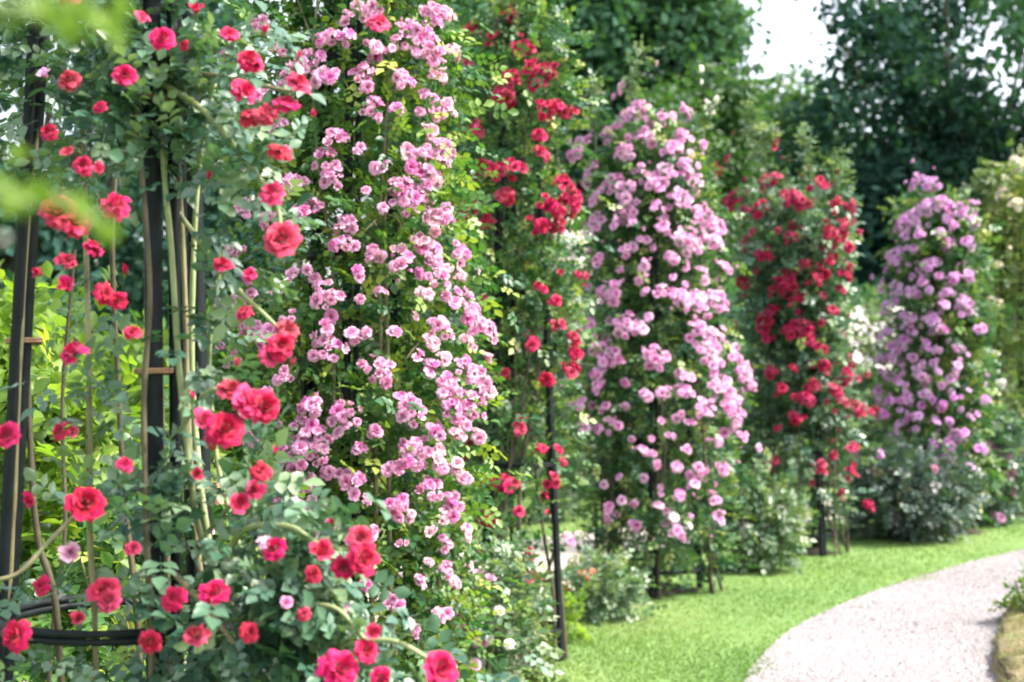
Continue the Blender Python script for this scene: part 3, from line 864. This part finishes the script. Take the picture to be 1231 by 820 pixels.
climbing_rose(PIL['p4'], 'dark red climbing rose between the lilac-pink and the purple-lilac roses', GR,
              prof([(0, .34), (.6, .44), (.9, .50), (1.3, .50), (1.9, .37), (2.6, .50), (2.95, .46), (3.2, .25), (3.4, .1)]), .2, 3.05, 4200, 'far', M['leaf_blue'],
              prof([(0, .12), (.6, .25), (1.0, .5), (1.6, .9), (3.4, 1)]), 'crimson', .088, P4, ncane=11, legs=.28, filler=90, cane_mat='cane_dark', rndblooms=5,
              shoots=[(968, 225, 165), (1005, 230, 185), (905, 180, 130), (925, 200, 150)], scale=(.8, 1.15))
climbing_rose(PIL['p5'], 'narrow purple-lilac climbing rose rising behind a bluish-leaved shrub', GR,
              prof([(0, .56), (.6, .62), (1.2, .58), (2.0, .50), (2.4, .49), (2.9, .43), (3.2, .30), (3.5, .1)]), .2, 3.15, 4000, 'far', M['leaf_dark'],
              prof([(0, .5), (.6, .8), (1.2, 1), (3.4, 1)]), 'mauve', .092, P5, ncane=9, legs=.25, filler=210, rndblooms=4)
climbing_rose(PIL['p6'], 'yellowish-leaved climbing rose with sparse cream flowers at the end of the row', GR,
              prof([(0, .5), (.6, .6), (1.6, .66), (2.6, .66), (3.3, .56), (3.8, .2)]), .2, 3.75, 3400, 'far', M['leaf_olive'],
              prof([(0, .7), (3.8, 1)]), 'cream', .085, P6, ncane=10, legs=.3, cap=120, shoots=[(1180, 250, 205), (1160, 250, 228)])

# ------------------------------------------------------------------ the foreground red rose
def front_rose():
    c = PIL['p0']; base = (c[0], c[1], 0)
    o = thing('climbing_rose', base, 'large-bloomed red climbing rose on bare canes in front of the tall pink rose', 'rose', GR)
    def cane(pts, r0, r1, mat, ground=False):
        P = [at(x, y, D) for x, y, D in pts]
        if ground:
            g = np.array([c[0] + (P[0][0] - c[0]) * 1.15, c[1] + (P[0][1] - c[1]) * 1.15, -.03])
            P = [g, g * .45 + P[0] * .55 + rng.normal(size=3) * .01] + P
        V, F = tube(smooth_path(P, 6), r0, r1, 7, wob=.05)
        mesh_obj('cane', V, F, M[mat], o, base, smooth=True)
    G = [([(115, 800, 2.15), (108, 640, 2.16), (107, 450, 2.16), (103, 280, 2.2), (100, 130, 2.25)], .0055, .004, 'cane'),
         ([(168, 800, 2.4), (150, 600, 2.42), (141, 440, 2.42), (135, 300, 2.4), (140, 180, 2.4)], .006, .004, 'cane_dark'),
         ([(182, 800, 2.06), (176, 640, 2.06), (173, 480, 2.07), (180, 350, 2.08), (170, 200, 2.1), (160, 60, 2.15)], .005, .004, 'cane_dark'),
         ([(305, 810, 2.12), (262, 700, 2.12), (236, 620, 2.12), (216, 450, 2.13), (206, 300, 2.14), (196, 180, 2.15), (202, 40, 2.2)], .006, .004, 'cane_green'),
         ([(252, 800, 2.2), (236, 650, 2.2), (226, 500, 2.22), (222, 350, 2.22), (214, 180, 2.22)], .006, .004, 'cane'),
         ([(275, 800, 2.25), (246, 620, 2.25), (232, 470, 2.28), (232, 330, 2.3), (240, 200, 2.3), (262, 80, 2.3)], .006, .004, 'cane_green'),
         ([(70, 760, 2.3), (46, 650, 2.3), (38, 560, 2.3), (33, 430, 2.32), (36, 280, 2.35)], .007, .004, 'cane_dark'),
         ([(5, 800, 2.3), (16, 600, 2.28), (24, 420, 2.27), (34, 260, 2.28), (50, 120, 2.3)], .007, .004, 'cane'),
         ([(205, 800, 2.35), (198, 600, 2.36), (192, 420, 2.36), (186, 250, 2.35)], .006, .004, 'cane_dark'),
         ([(60, 800, 2.42), (78, 640, 2.42), (75, 480, 2.45), (90, 300, 2.45)], .005, .003, 'cane_dark'),
         ([(320, 815, 2.2), (300, 700, 2.2), (262, 560, 2.2), (252, 420, 2.2), (268, 300, 2.18)], .006, .003, 'cane_green')]
    for pts, a, b, m in G: cane(pts, a, b, m, True)
    A = [([(196, 100, 2.15), (250, 138, 2.1), (300, 200, 2.08), (332, 245, 2.06), (338, 285, 2.05)], .006, .003, 'cane_green'),
         ([(215, 520, 2.13), (250, 470, 2.08), (280, 478, 2.04)], .004, .0025, 'cane_green'),
         ([(262, 700, 2.12), (290, 640, 2.05), (345, 632, 2.0), (385, 655, 1.98), (432, 662, 1.97)], .0055, .003, 'cane_green'),
         ([(250, 640, 2.12), (275, 610, 2.08), (300, 590, 2.05), (316, 568, 2.03)], .004, .0025, 'cane_green'),
         ([(305, 810, 2.12), (350, 740, 2.02), (400, 730, 1.98), (440, 770, 1.96)], .005, .003, 'cane_green'),
         ([(320, 815, 2.2), (400, 780, 2.0), (470, 770, 1.95), (528, 800, 1.93)], .005, .003, 'cane_green'),
         ([(210, 250, 2.2), (270, 330, 2.12), (320, 380, 2.08), (342, 402, 2.06)], .0045, .0025, 'cane_green'),
         ([(202, 90, 2.2), (250, 90, 2.15), (300, 100, 2.1), (350, 110, 2.06)], .005, .003, 'cane'),
         ([(110, 600, 2.16), (60, 650, 2.1), (20, 690, 2.06), (-30, 700, 2.05)], .004, .003, 'cane'),
         ([(210, 690, 2.1), (258, 742, 2.02), (300, 800, 2.0)], .005, .004, 'cane'),
         ([(108, 300, 2.2), (90, 260, 2.12), (70, 252, 2.08)], .004, .003, 'cane_green'),
         ([(108, 640, 2.16), (104, 610, 2.1), (104, 600, 2.05)], .004, .003, 'cane_green')]
    for pts, a, b, m in A: cane(pts, a, b, m)
    # leaves in sprays along the canes
    B = '''120 50 2.2 60 60;200 110 2.15 50 80;150 150 2.2 55 70;255 55 2.2 55 60;240 170 2.15 45 50;295 195 2.1 40 40;210 235 2.2 30 25;60 40 2.3 60 40;180 30 2.2 60 60;
120 480 2.15 50 40;165 560 2.15 50 40;60 570 2.2 35 18;200 590 2.1 45 45;150 640 2.2 45 30;228 430 2.1 35 30;262 490 2.1 45 34;345 700 2.05 45 70;330 765 2.05 60 100;
410 790 2.0 50 50;250 800 2.1 60 70;60 800 2.15 55 50;140 805 2.15 55 50;315 630 2.1 40 34;30 130 2.3 50 24;290 330 2.12 40 26;310 540 2.1 40 28;270 260 2.1 35 24;200 700 2.1 45 26;
250 380 2.15 40 26;110 390 2.2 40 16;330 260 2.1 25 14;60 450 2.2 30 12;390 620 2.0 30 16;110 680 2.2 40 20;300 60 2.1 40 20;330 150 2.05 25 10;130 860 2.2 120 120;330 880 2.1 120 140;500 860 2.0 70 60;20 700 2.25 40 14;100 230 2.25 40 22'''
    pos = []
    for it in B.split(';'):
        x, y, D, r, n = map(float, it.split())
        n = int(n * 1.25)
        p = at(x, y, D); s = r / FPX * D
        pos.append(p + rng.normal(size=(n, 3)) * np.array([s, s * .7, s]) * .75)
    # lower leaves, below the frame's bottom edge
    n = 260
    z = rng.uniform(.1, .95, n); a = rng.uniform(0, 6.28, n); rr = rng.uniform(.1, .42, n)
    pos.append(np.stack([c[0] + .08 + rr * np.cos(a), c[1] + rr * np.sin(a), z], 1))
    pos = np.vstack(pos)
    qx = W0 / 2 + pos[:, 0] / pos[:, 1] * FPX; qy = 450 - (pos[:, 2] - CAM[2]) / pos[:, 1] * FPX
    gap = ((qx > 150) & (qx < 228) & (qy > 215) & (qy < 560)) | ((qx < 62) & (qy > 255) & (qy < 690)) | ((qx < 200) & (qy > 735) & (qy < 785))
    thin = (qx < 150) & (qy > 250) & (qy < 690)
    pos = pos[rng.random(len(pos)) > .88 * gap + .5 * (thin & ~gap) + .45 * ((qx < 250) & (qy >= 640)) + .55 * ((qx >= 228) & (qy < 620))]
    out = pos - np.array([c[0], c[1] + .12, 0]); out[:, 2] = .1; out = norm(out)
    foliage(o, base, pos, out, 'broad', M['leaf_blue'], (.36, .66), 300)
    # blooms
    RO = '''196 46 32 2.05;236 16 26 2.1;84 97 30 2.12;55 92 26 2.15 mauve;82 186 26 2.1;100 200 26 2.08;118 208 28 2.07;72 256 46 2.02;92 268 38 2.03;140 251 40 2.03;85 0 30 2.1;299 73 34 2.02;
292 110 34 2.0;300 142 34 2.0;316 140 30 1.99;328 234 36 2.02;275 41 22 2.1;222 55 16 2.1;358 102 36 2.0;344 126 34 2.0;322 138 34 1.99;303 78 28 2.03;336 183 34 2.02;338 288 42 2.0;
455 29 30 2.2;79 316 30 2.15;82 349 34 2.12;126 354 36 2.08;142 362 26 2.08;89 425 34 2.08;8 524 32 2.1;73 519 26 2.12;90 521 22 2.12;277 471 40 2.0;300 488 44 1.98;318 490 38 1.98;
243 509 42 1.98;272 516 46 1.96;255 532 36 1.97;268 320 26 2.1;294 378 24 2.1;344 398 36 2.02;337 417 38 2.0;324 429 32 2.0;104 605 48 2.02;50 704 26 2.1;126 712 38 2.05;131 724 30 2.04;209 719 40 2.0;
259 714 36 2.05;236 767 40 1.98;22 764 42 2.02;256 542 22 2.0;287 607 40 1.98;302 588 36 1.99;314 567 34 2.0;236 571 22 2.05;86 665 34 2.1 pink;385 668 46 1.95;435 671 42 1.94;433 648 36 1.95;
413 684 32 1.95;329 660 28 2.0;440 782 34 1.93;446 762 28 1.94;407 805 50 1.92;529 803 46 1.9;365 738 22 2.0;344 724 18 2.0 pink;457 815 30 1.93;376 690 26 1.97;320 655 24 2.0 pink;300 330 16 2.05;150 90 26 2.1;170 20 24 2.1;60 160 24 2.15;120 130 20 2.12;50 330 24 2.15;110 300 26 2.12;160 400 22 2.1;40 600 26 2.1;150 560 24 2.08;95 745 28 2.02;180 770 28 2.0;300 760 30 1.96;160 660 24 2.05'''
    for it in RO.split(';'):
        f = it.split(); x, y, s, D = map(float, f[:4]); col = f[4] if len(f) > 4 else 'red'
        D -= .09
        p = at(x, y, D)
        nrm = np.array([p[0] - c[0] - .05, p[1] - c[1] - .15, .12]); nrm = norm(nrm) + np.array([.1, -.25, .62]) + rng.normal(size=3) * .45
        put_bloom(o, base, col, p, nrm, s / FPX * D * .98)
    for x, y, D in [(318, 40, 2.0), (358, 70, 1.98), (375, 140, 1.98), (250, 215, 2.05), (60, 235, 2.1), (350, 440, 2.0), (330, 545, 2.0), (400, 630, 1.95), (150, 330, 2.1), (232, 480, 2.0), (285, 440, 2.0)]:
        p = at(x, y, D)
        put_bloom(o, base, 'red', p, np.array([.3, -.4, .8]) + rng.normal(size=3) * .3, .034, bud=True)
    flush_blooms(o, base)
front_rose()

# ------------------------------------------------------------------ shrubs
def shrub(c, label, rad, h, n, key, mat, group=None, cols=(), nb=0, d=.06, singles=0, name='rose_shrub', cat='shrub', scale=(.8, 1.2), pix=(), stems=7):
    base = (c[0], c[1], 0)
    o = thing(name, base, label, cat, group)
    tips = []
    for i in range(stems):
        a = rng.uniform(0, 6.28); rr = rad * rng.uniform(.3, .85)
        p = np.array([c[0] + rr * math.cos(a), c[1] + rr * math.sin(a), h * rng.uniform(.65, .95)])
        b = np.array([c[0] + .12 * rr * math.cos(a), c[1] + .12 * rr * math.sin(a), -.03])
        V, F = tube(smooth_path([b, (b + p) / 2 + np.array([0, 0, .08 * h]), p], 5), .008, .003, 5)
        mesh_obj('stem', V, F, M['cane'], o, base, smooth=True)
    nc = max(24, n // 16)
    t = norm(rng.normal(size=(nc, 3))) * (rng.uniform(.25, 1, (nc, 1)) ** .5)
    cc = np.array([c[0], c[1], h * .5]) + t * np.array([rad, rad, h * .5]) * rng.uniform(.85, 1.08, (nc, 1))
    pos = cc[rng.integers(0, nc, n)] + rng.normal(size=(n, 3)) * min(.08, rad * .22)
    pos = pos[pos[:, 2] > .03]
    out = norm(pos - np.array([c[0], c[1], h * .35]))
    foliage(o, base, pos, out, key, mat, scale, singles)
    for i in range(nb):
        v = norm(rng.normal(size=3)); v[2] = abs(v[2]); v[1] = -abs(v[1]) if rng.random() < .8 else v[1]
        p = np.array([c[0], c[1], h * .5]) + v * np.array([rad, rad, h * .55])
        cluster(o, base, cols[i % len(cols)], p, v + np.array([0, -.2, .3]), d * rng.uniform(1, 2.2), d, 5, 5)
    for px, py, s, col in pix:
        p = at(px, py, c[1] - rad * .7)
        cluster(o, base, col, p, np.array([.1, -.8, .5]), s / FPX * p[1], d, 12, 12)
    flush_blooms(o, base)
    return o

def gxy(px, D): return ((px - W0 / 2) / FPX * D, D)

shrub(gxy(722, 8.75), 'low grey-green shrub beside the foot of the slender red rose', .24, .34, 420, 'mid', M['leaf_pale'], pix=[(707, 690, 22, 'orange'), (683, 704, 18, 'orange')], stems=5)
shrub(gxy(682, 8.0), 'small yellow-green plant at the foot of the bare black leg', .10, .22, 80, 'mid', M['leaf_lime'], stems=3, name='seedling', cat='plant')
shrub(gxy(905, 11.0), 'pale-leaved rose bush between the lilac-pink and dark red roses', .36, .66, 900, 'far', M['leaf_pale'], pix=[(924, 636, 14, 'pink'), (893, 640, 12, 'white'), (940, 612, 14, 'white'), (880, 660, 10, 'white')], stems=6)
shrub(gxy(1090, 12.9), 'bluish purple-tinged shrub in front of the purple-lilac rose', .55, .80, 1900, 'far', M['leaf_purple'], pix=[(1059, 545, 14, 'mauve'), (1124, 562, 12, 'pink'), (1150, 598, 10, 'white')], stems=8)
shrub(gxy(1195, 14.2), 'deep pink rose bush beside the bluish shrub', .42, 1.05, 1100, 'far', M['leaf_blue'], pix=nums('1172 549 20 pink;1154 524 20 pink;1194 536 24 pink;1210 547 22 pink;1217 567 24 pink;1199 619 18 lilac;1199 592 14 pink;1205 575 14 pink;1180 575 12 white;1165 560 16 lilac;1150 545 16 lilac;1185 555 14 pink;1220 590 16 pink;1225 540 18 pink;1165 590 12 pink'), d=.10)
shrub((-.18, 6.05), 'loose bush of pale pink roses between the tall pink rose and the lawn', .26, .85, 620, 'mid', M['leaf_pale'], pix=nums('580 697 32 pink;560 741 34 pink;571 758 30 pink;578 772 24 lilac;600 735 12 white;556 720 16 white;590 770 16 white;570 800 18 pink;545 760 16 pink;612 775 12 white'), d=.07)
shrub((-.02, 6.3), 'yellowish young bush growing in front of the slender red rose', .16, .42, 240, 'mid', M['leaf_olive'], stems=5)
shrub((-1.62, 4.6), 'sunlit lime-green bush behind the red rose canes', .62, 1.75, 2600, 'broad', M['leaf_lime'], stems=9, scale=(.9, 1.5), name='shrub')
shrub((-.95, 3.9), 'bright green bush between the red rose and the tall pink rose', .34, 1.25, 1300, 'fine', M['leaf_green'], stems=8, name='shrub', pix=nums('238 560 20 pink;250 640 20 pink;210 660 16 pink;265 600 16 orange'))
shrub((-3.3, 7.8), 'dark green hedge bush behind the lime-green bush', 1.1, 2.1, 2600, 'far', M['leaf_dark'], stems=9, scale=(1.2, 2.0), name='shrub')
shrub((-1.9, 9.6), 'mid-green bush across the sandy path from the tall pink rose', .9, 1.9, 2400, 'far', M['leaf_green'], stems=9, scale=(1.2, 1.9), name='shrub')
shrub(gxy(1040, 19.5), 'white rose bush glimpsed between the dark red and purple-lilac roses', .95, 2.35, 2000, 'far', M['leaf_pale'], cols=('white',), nb=40, d=.12, scale=(1.2, 1.8), pix=nums('1030 385 40 white;1052 400 40 white;1075 395 36 white;1020 410 36 white;1062 420 36 white;1085 378 30 white;1040 432 30 white;1012 388 26 white;1070 372 20 white'))
shrub(gxy(672, 14.5), 'tall white-flowered rose behind the slender red rose', .5, 2.95, 1700, 'far', M['leaf_pale'], cols=('white', 'cream', 'white'), nb=30, d=.11, scale=(1, 1.5), pix=nums('672 285 38 white;690 292 34 white;680 310 30 cream;655 300 30 white;668 325 26 white;695 315 24 white'))
shrub(gxy(905, 18.5), 'round green bush across the sandy path from the dark red rose', .9, 1.7, 1600, 'far', M['leaf_green'], scale=(1.3, 2.0), name='shrub')
shrub(gxy(560, 16.0), 'tall green bush far behind the tall pink rose', 1.0, 2.2, 1700, 'far', M['leaf_dark'], scale=(1.3, 2.0), name='shrub')
shrub(gxy(760, 18.0), 'grey-green bush across the sandy path from the broad lilac-pink rose', 1.0, 1.5, 1600, 'far', M['leaf_pale'], scale=(1.3, 2.0), name='shrub')
shrub(gxy(1170, 20.5), 'green bush behind the purple-lilac rose', 1.0, 1.9, 1500, 'far', M['leaf_dark'], scale=(1.3, 2.0), name='shrub')
shrub((3.10, 8.45), 'small leafy plant growing on the tan earth bed beside the gravel path', .13, .30, 110, 'mid', M['leaf_green'], stems=4, name='bedding_plant', cat='plant')
shrub((3.95, 9.6), 'low green plant further along the tan earth bed', .2, .3, 180, 'mid', M['leaf_olive'], stems=4, name='bedding_plant', cat='plant')

# ------------------------------------------------------------------ overhanging spray close to the camera
def near_spray():
    base = np.array([-.42, .52, 0])
    o = thing('rose_branch', base, 'bright lime-green rose spray hanging out of focus before the red rose', 'branch')
    def cane(pts, r0, r1):
        V, F = tube(smooth_path(pts, 6), r0, r1, 6)
        mesh_obj('cane', V, F, M['cane_green'], o, base, smooth=True)
    a1 = [at(-60, 20, .62), at(10, 12, .62), at(80, 22, .62), at(150, 20, .63)]
    a2 = [at(-60, 250, .60), at(20, 245, .61), at(75, 240, .62), at(125, 268, .62)]
    cane([base, (-.44, .55, .8), (-.36, .60, 1.45), (-.33, .62, 1.6)] + a1, .005, .0014)
    cane([base + [.02, .02, 0], (-.40, .58, .8), (-.32, .6, 1.4)] + a2, .004, .0012)
    rngl = [(40, 15, .62, 20, 1), (75, 45, .62, 75, .9), (110, 20, .62, 10, .9), (140, 50, .63, 60, .8), (95, 8, .62, -20, .9), (20, 30, .62, 40, .7), (60, 12, .6, 60, 1.1), (125, 30, .6, 35, 1.0), (85, 30, .6, 50, 1.1), (145, 12, .61, 80, .9),
            (30, 240, .61, 10, .9), (70, 248, .62, 30, .8), (118, 275, .62, 70, .8), (5, 225, .6, 0, .8), (35, 185, .63, -20, .6), (50, 235, .6, 15, 1.0), (95, 250, .6, 40, 1.0), (15, 250, .6, 5, 1.0), (130, 290, .61, 80, .7)]
    lv = [leaf_template(1, 2, .024, .016) for _ in range(3)]
    mes = []
    for tv, tf in lv:
        q = mesh_obj('leaf', tv, tf, M['leaf_fresh'], tint=np.full(len(tv), .5)); mes.append(q.data); bpy.data.objects.remove(q)
    for x, y, D, dg, s in rngl:
        p = at(x, y, D)
        for k in range(2):
            dr = np.array([math.cos(R(dg + 25 * k)), rng.normal() * .25, -math.sin(R(dg + 25 * k))])
            Rm = frames(dr[None], np.array([[.1, -.7, .6]]) + rng.normal(size=(1, 3)) * .2)[0]
            place('leaf', mes[k], p - dr * .012, Rm, s * .62, o, base)
    put_bloom(o, base, 'white', at(2, 290, .62), np.array([.4, -.8, .2]), .018, bud=True)
    flush_blooms(o, base)
near_spray()

# ------------------------------------------------------------------ trees
def tree(c, label, mat, blobs, nleaf, lsize, trunk_r, trunk_h, group='trees behind the rose garden', spread=.55):
    """blobs: (x, y, z, r, weight) clumps of the crown in world metres"""
    base = np.array([c[0], c[1], 0.0])
    o = thing('tree', base, label, 'tree', group)
    B = np.array(blobs)
    tp = np.array([c[0] + rng.normal() * .2, c[1] + rng.normal() * .2, trunk_h])
    V, F = tube(smooth_path([base - [0, 0, .1], base + [.05, 0, trunk_h * .4], tp, tp + [.1, 0, trunk_h * .3]], 6), trunk_r, trunk_r * .3, 10, wob=.04)
    tk = mesh_obj('trunk', V, F, M['bark'], o, base, smooth=True)
    for i in rng.choice(len(B), min(len(B), 14), replace=False):
        t0 = base + (tp - base) * rng.uniform(.55, 1.0)
        e = B[i, :3]
        V, F = tube(smooth_path([t0, (t0 + e) / 2 + [0, 0, .3], e], 6), trunk_r * .22, trunk_r * .05, 6, wob=.05)
        mesh_obj('limb', V, F, M['bark'], tk, base, smooth=True)
    # twigs within each blob, leaves round the twigs
    w = B[:, 4] * B[:, 3] ** 2; w = w / w.sum()
    ntw = nleaf // 14
    bi = rng.choice(len(B), ntw, p=w)
    dv = norm(rng.normal(size=(ntw, 3))) * (rng.uniform(.05, 1, (ntw, 1)) ** .45)
    tw = B[bi, :3] + dv * B[bi, 3:4]
    k = rng.integers(0, ntw, nleaf)
    pos = tw[k] + rng.normal(size=(nleaf, 3)) * lsize * 1.1
    outd = norm(pos - B[bi[k], :3] + np.array([0, 0, .2]))
    nr = outd * .5 + rng.normal(size=(nleaf, 3)) * .6 + np.array([0, 0, .5])
    dr = rng.normal(size=(nleaf, 3)) + np.array([0, 0, -.4])
    Rm = frames(dr, nr)
    s = lsize * rng.uniform(.6, 1.3, nleaf)
    T = np.array([[0, 0, 0], [-.32, .5, .05], [.32, .5, .05], [0, 1, -.1]])
    P = (np.einsum('nij,kj->nki', Rm * s[:, None, None], T) + pos[:, None]).reshape(-1, 3)
    b = np.arange(nleaf)[:, None, None] * 4
    Fc = (b + np.array([[0, 3, 1], [0, 2, 3]])[None]).reshape(-1, 3)
    tint = np.clip(rng.normal(.45, .14, len(B))[bi[k]] + rng.normal(size=nleaf) * .09, 0, 1)
    mesh_obj('crown', P, Fc, mat, o, base, tint=np.repeat(tint, 4), kind='stuff')
    return o

def blobs_px(spec, depth, dz=1.2):
    out = []
    for it in spec.split(';'):
        f = list(map(float, it.split()))
        Y = depth + (rng.uniform(-dz, dz))
        p = at(f[0], f[1], Y)
        out.append((*p, f[2] / FPX * Y, f[3] if len(f) > 3 else 1.0))
    return out

def fill(x0, x1, y0, y1, r, n, w=1.0):
    return ';'.join(f'{rng.uniform(x0, x1):.0f} {rng.uniform(y0, y1):.0f} {r * rng.uniform(.7, 1.3):.0f} {w}' for _ in range(n))

tree(gxy(690, 31), 'tall dark leafy tree rising behind the slender red rose', M['tree_dark'],
     blobs_px(fill(480, 845, -260, 330, 62, 130) + ';865 20 34;880 75 26;860 110 36;845 60 40;850 -40 40;862 -90 40;855 160 34', 31, 2.0), 95000, .25, .35, 4.5)
tree(gxy(845, 26), 'lighter green young tree between the dark tree and the dark red rose', M['tree_light'],
     blobs_px(fill(780, 880, 120, 420, 34, 34) + ';862 130 26;872 170 24;886 205 22;880 240 26;850 100 20', 26, 1.0), 15000, .17, .12, 2.6)
tree(gxy(930, 46), 'distant mid-green tree low in the gap of white sky', M['tree_light'],
     blobs_px(fill(860, 1010, 128, 420, 30, 60) + ';905 112 18;930 106 20;955 112 18;975 100 16', 46, 2.0), 17000, .27, .3, 5)
tree(gxy(1135, 29), 'wide dark tree with sky showing through its upper leaves', M['tree_teal'],
     blobs_px(fill(985, 1330, 205, 420, 46, 80) + ';' + fill(1010, 1330, -180, 190, 28, 60, .55) +
              ';1010 15 18 .7;1020 60 20 .8;990 122 22 .8;975 160 30;965 205 30;1020 130 30;1050 80 30;1040 20 30;955 240 26;1090 30 34;1120 90 26 .8;1060 170 36;1120 150 30;1180 160 30;1225 150 30;1090 110 26', 29, 1.8), 66000, .23, .3, 3.0)
tree(gxy(30, 15.5), 'dark tree behind the red rose with bright sky through its leaves', M['tree_teal'],
     blobs_px(fill(-160, 330, 215, 460, 56, 50) + ';' + fill(-160, 300, -220, 215, 44, 48, .62), 15.5, 1.2), 22000, .15, .22, 3.0)
tree(gxy(330, 26), 'broad dark tree behind the tall pink rose', M['tree_dark'],
     blobs_px(fill(120, 560, -240, 420, 70, 70), 26, 1.8), 20000, .25, .32, 4)
tree(gxy(1420, 25), 'dark tree beyond the cream rose at the path bend', M['tree_dark'],
     blobs_px(fill(1240, 1600, -200, 420, 70, 60), 25, 1.8), 16000, .24, .32, 4)

def hedge(a, b, h, w, n, label):
    a, b = np.array(a), np.array(b)
    c = (a + b) / 2; base = np.array([c[0], c[1], 0.])
    o = thing('hedge', base, label, 'hedge')
    t = rng.random(n); T = norm(b - a); Nn = np.array([-T[1], T[0]])
    s = rng.normal(size=n); s = np.clip(s * .35, -.5, .5) * w
    z = h * (1 - rng.random(n) ** 2 * .98) * (1 + .08 * np.sin(t * 40) + .05 * np.sin(t * 93))
    pos = np.stack([a[0] + (b - a)[0] * t + Nn[0] * s, a[1] + (b - a)[1] * t + Nn[1] * s, z], 1) + rng.normal(size=(n, 3)) * .08
    pos = pos[pos[:, 2] > .05]
    out = norm(np.stack([Nn[0] * np.sign(-s[:len(pos)]), Nn[1] * np.sign(-s[:len(pos)]), np.full(len(pos), .5)], 1))
    foliage(o, base, pos, out, 'far', M['tree_dark'], (2.0, 3.2), 0)
    for q in np.linspace(.03, .97, 16):
        p = a + (b - a) * q
        V, F = tube(np.array([[p[0], p[1], -.05], [p[0] + .05, p[1], h * .4], [p[0] - .05, p[1] + .1, h * .8]]), .05, .02, 6)
        mesh_obj('stem', V, F, M['bark'], o, base)
hedge((-9, 17.5), (14, 25.5), 2.6, 1.6, 9000, 'long dark hedge closing the rose garden below the trees')
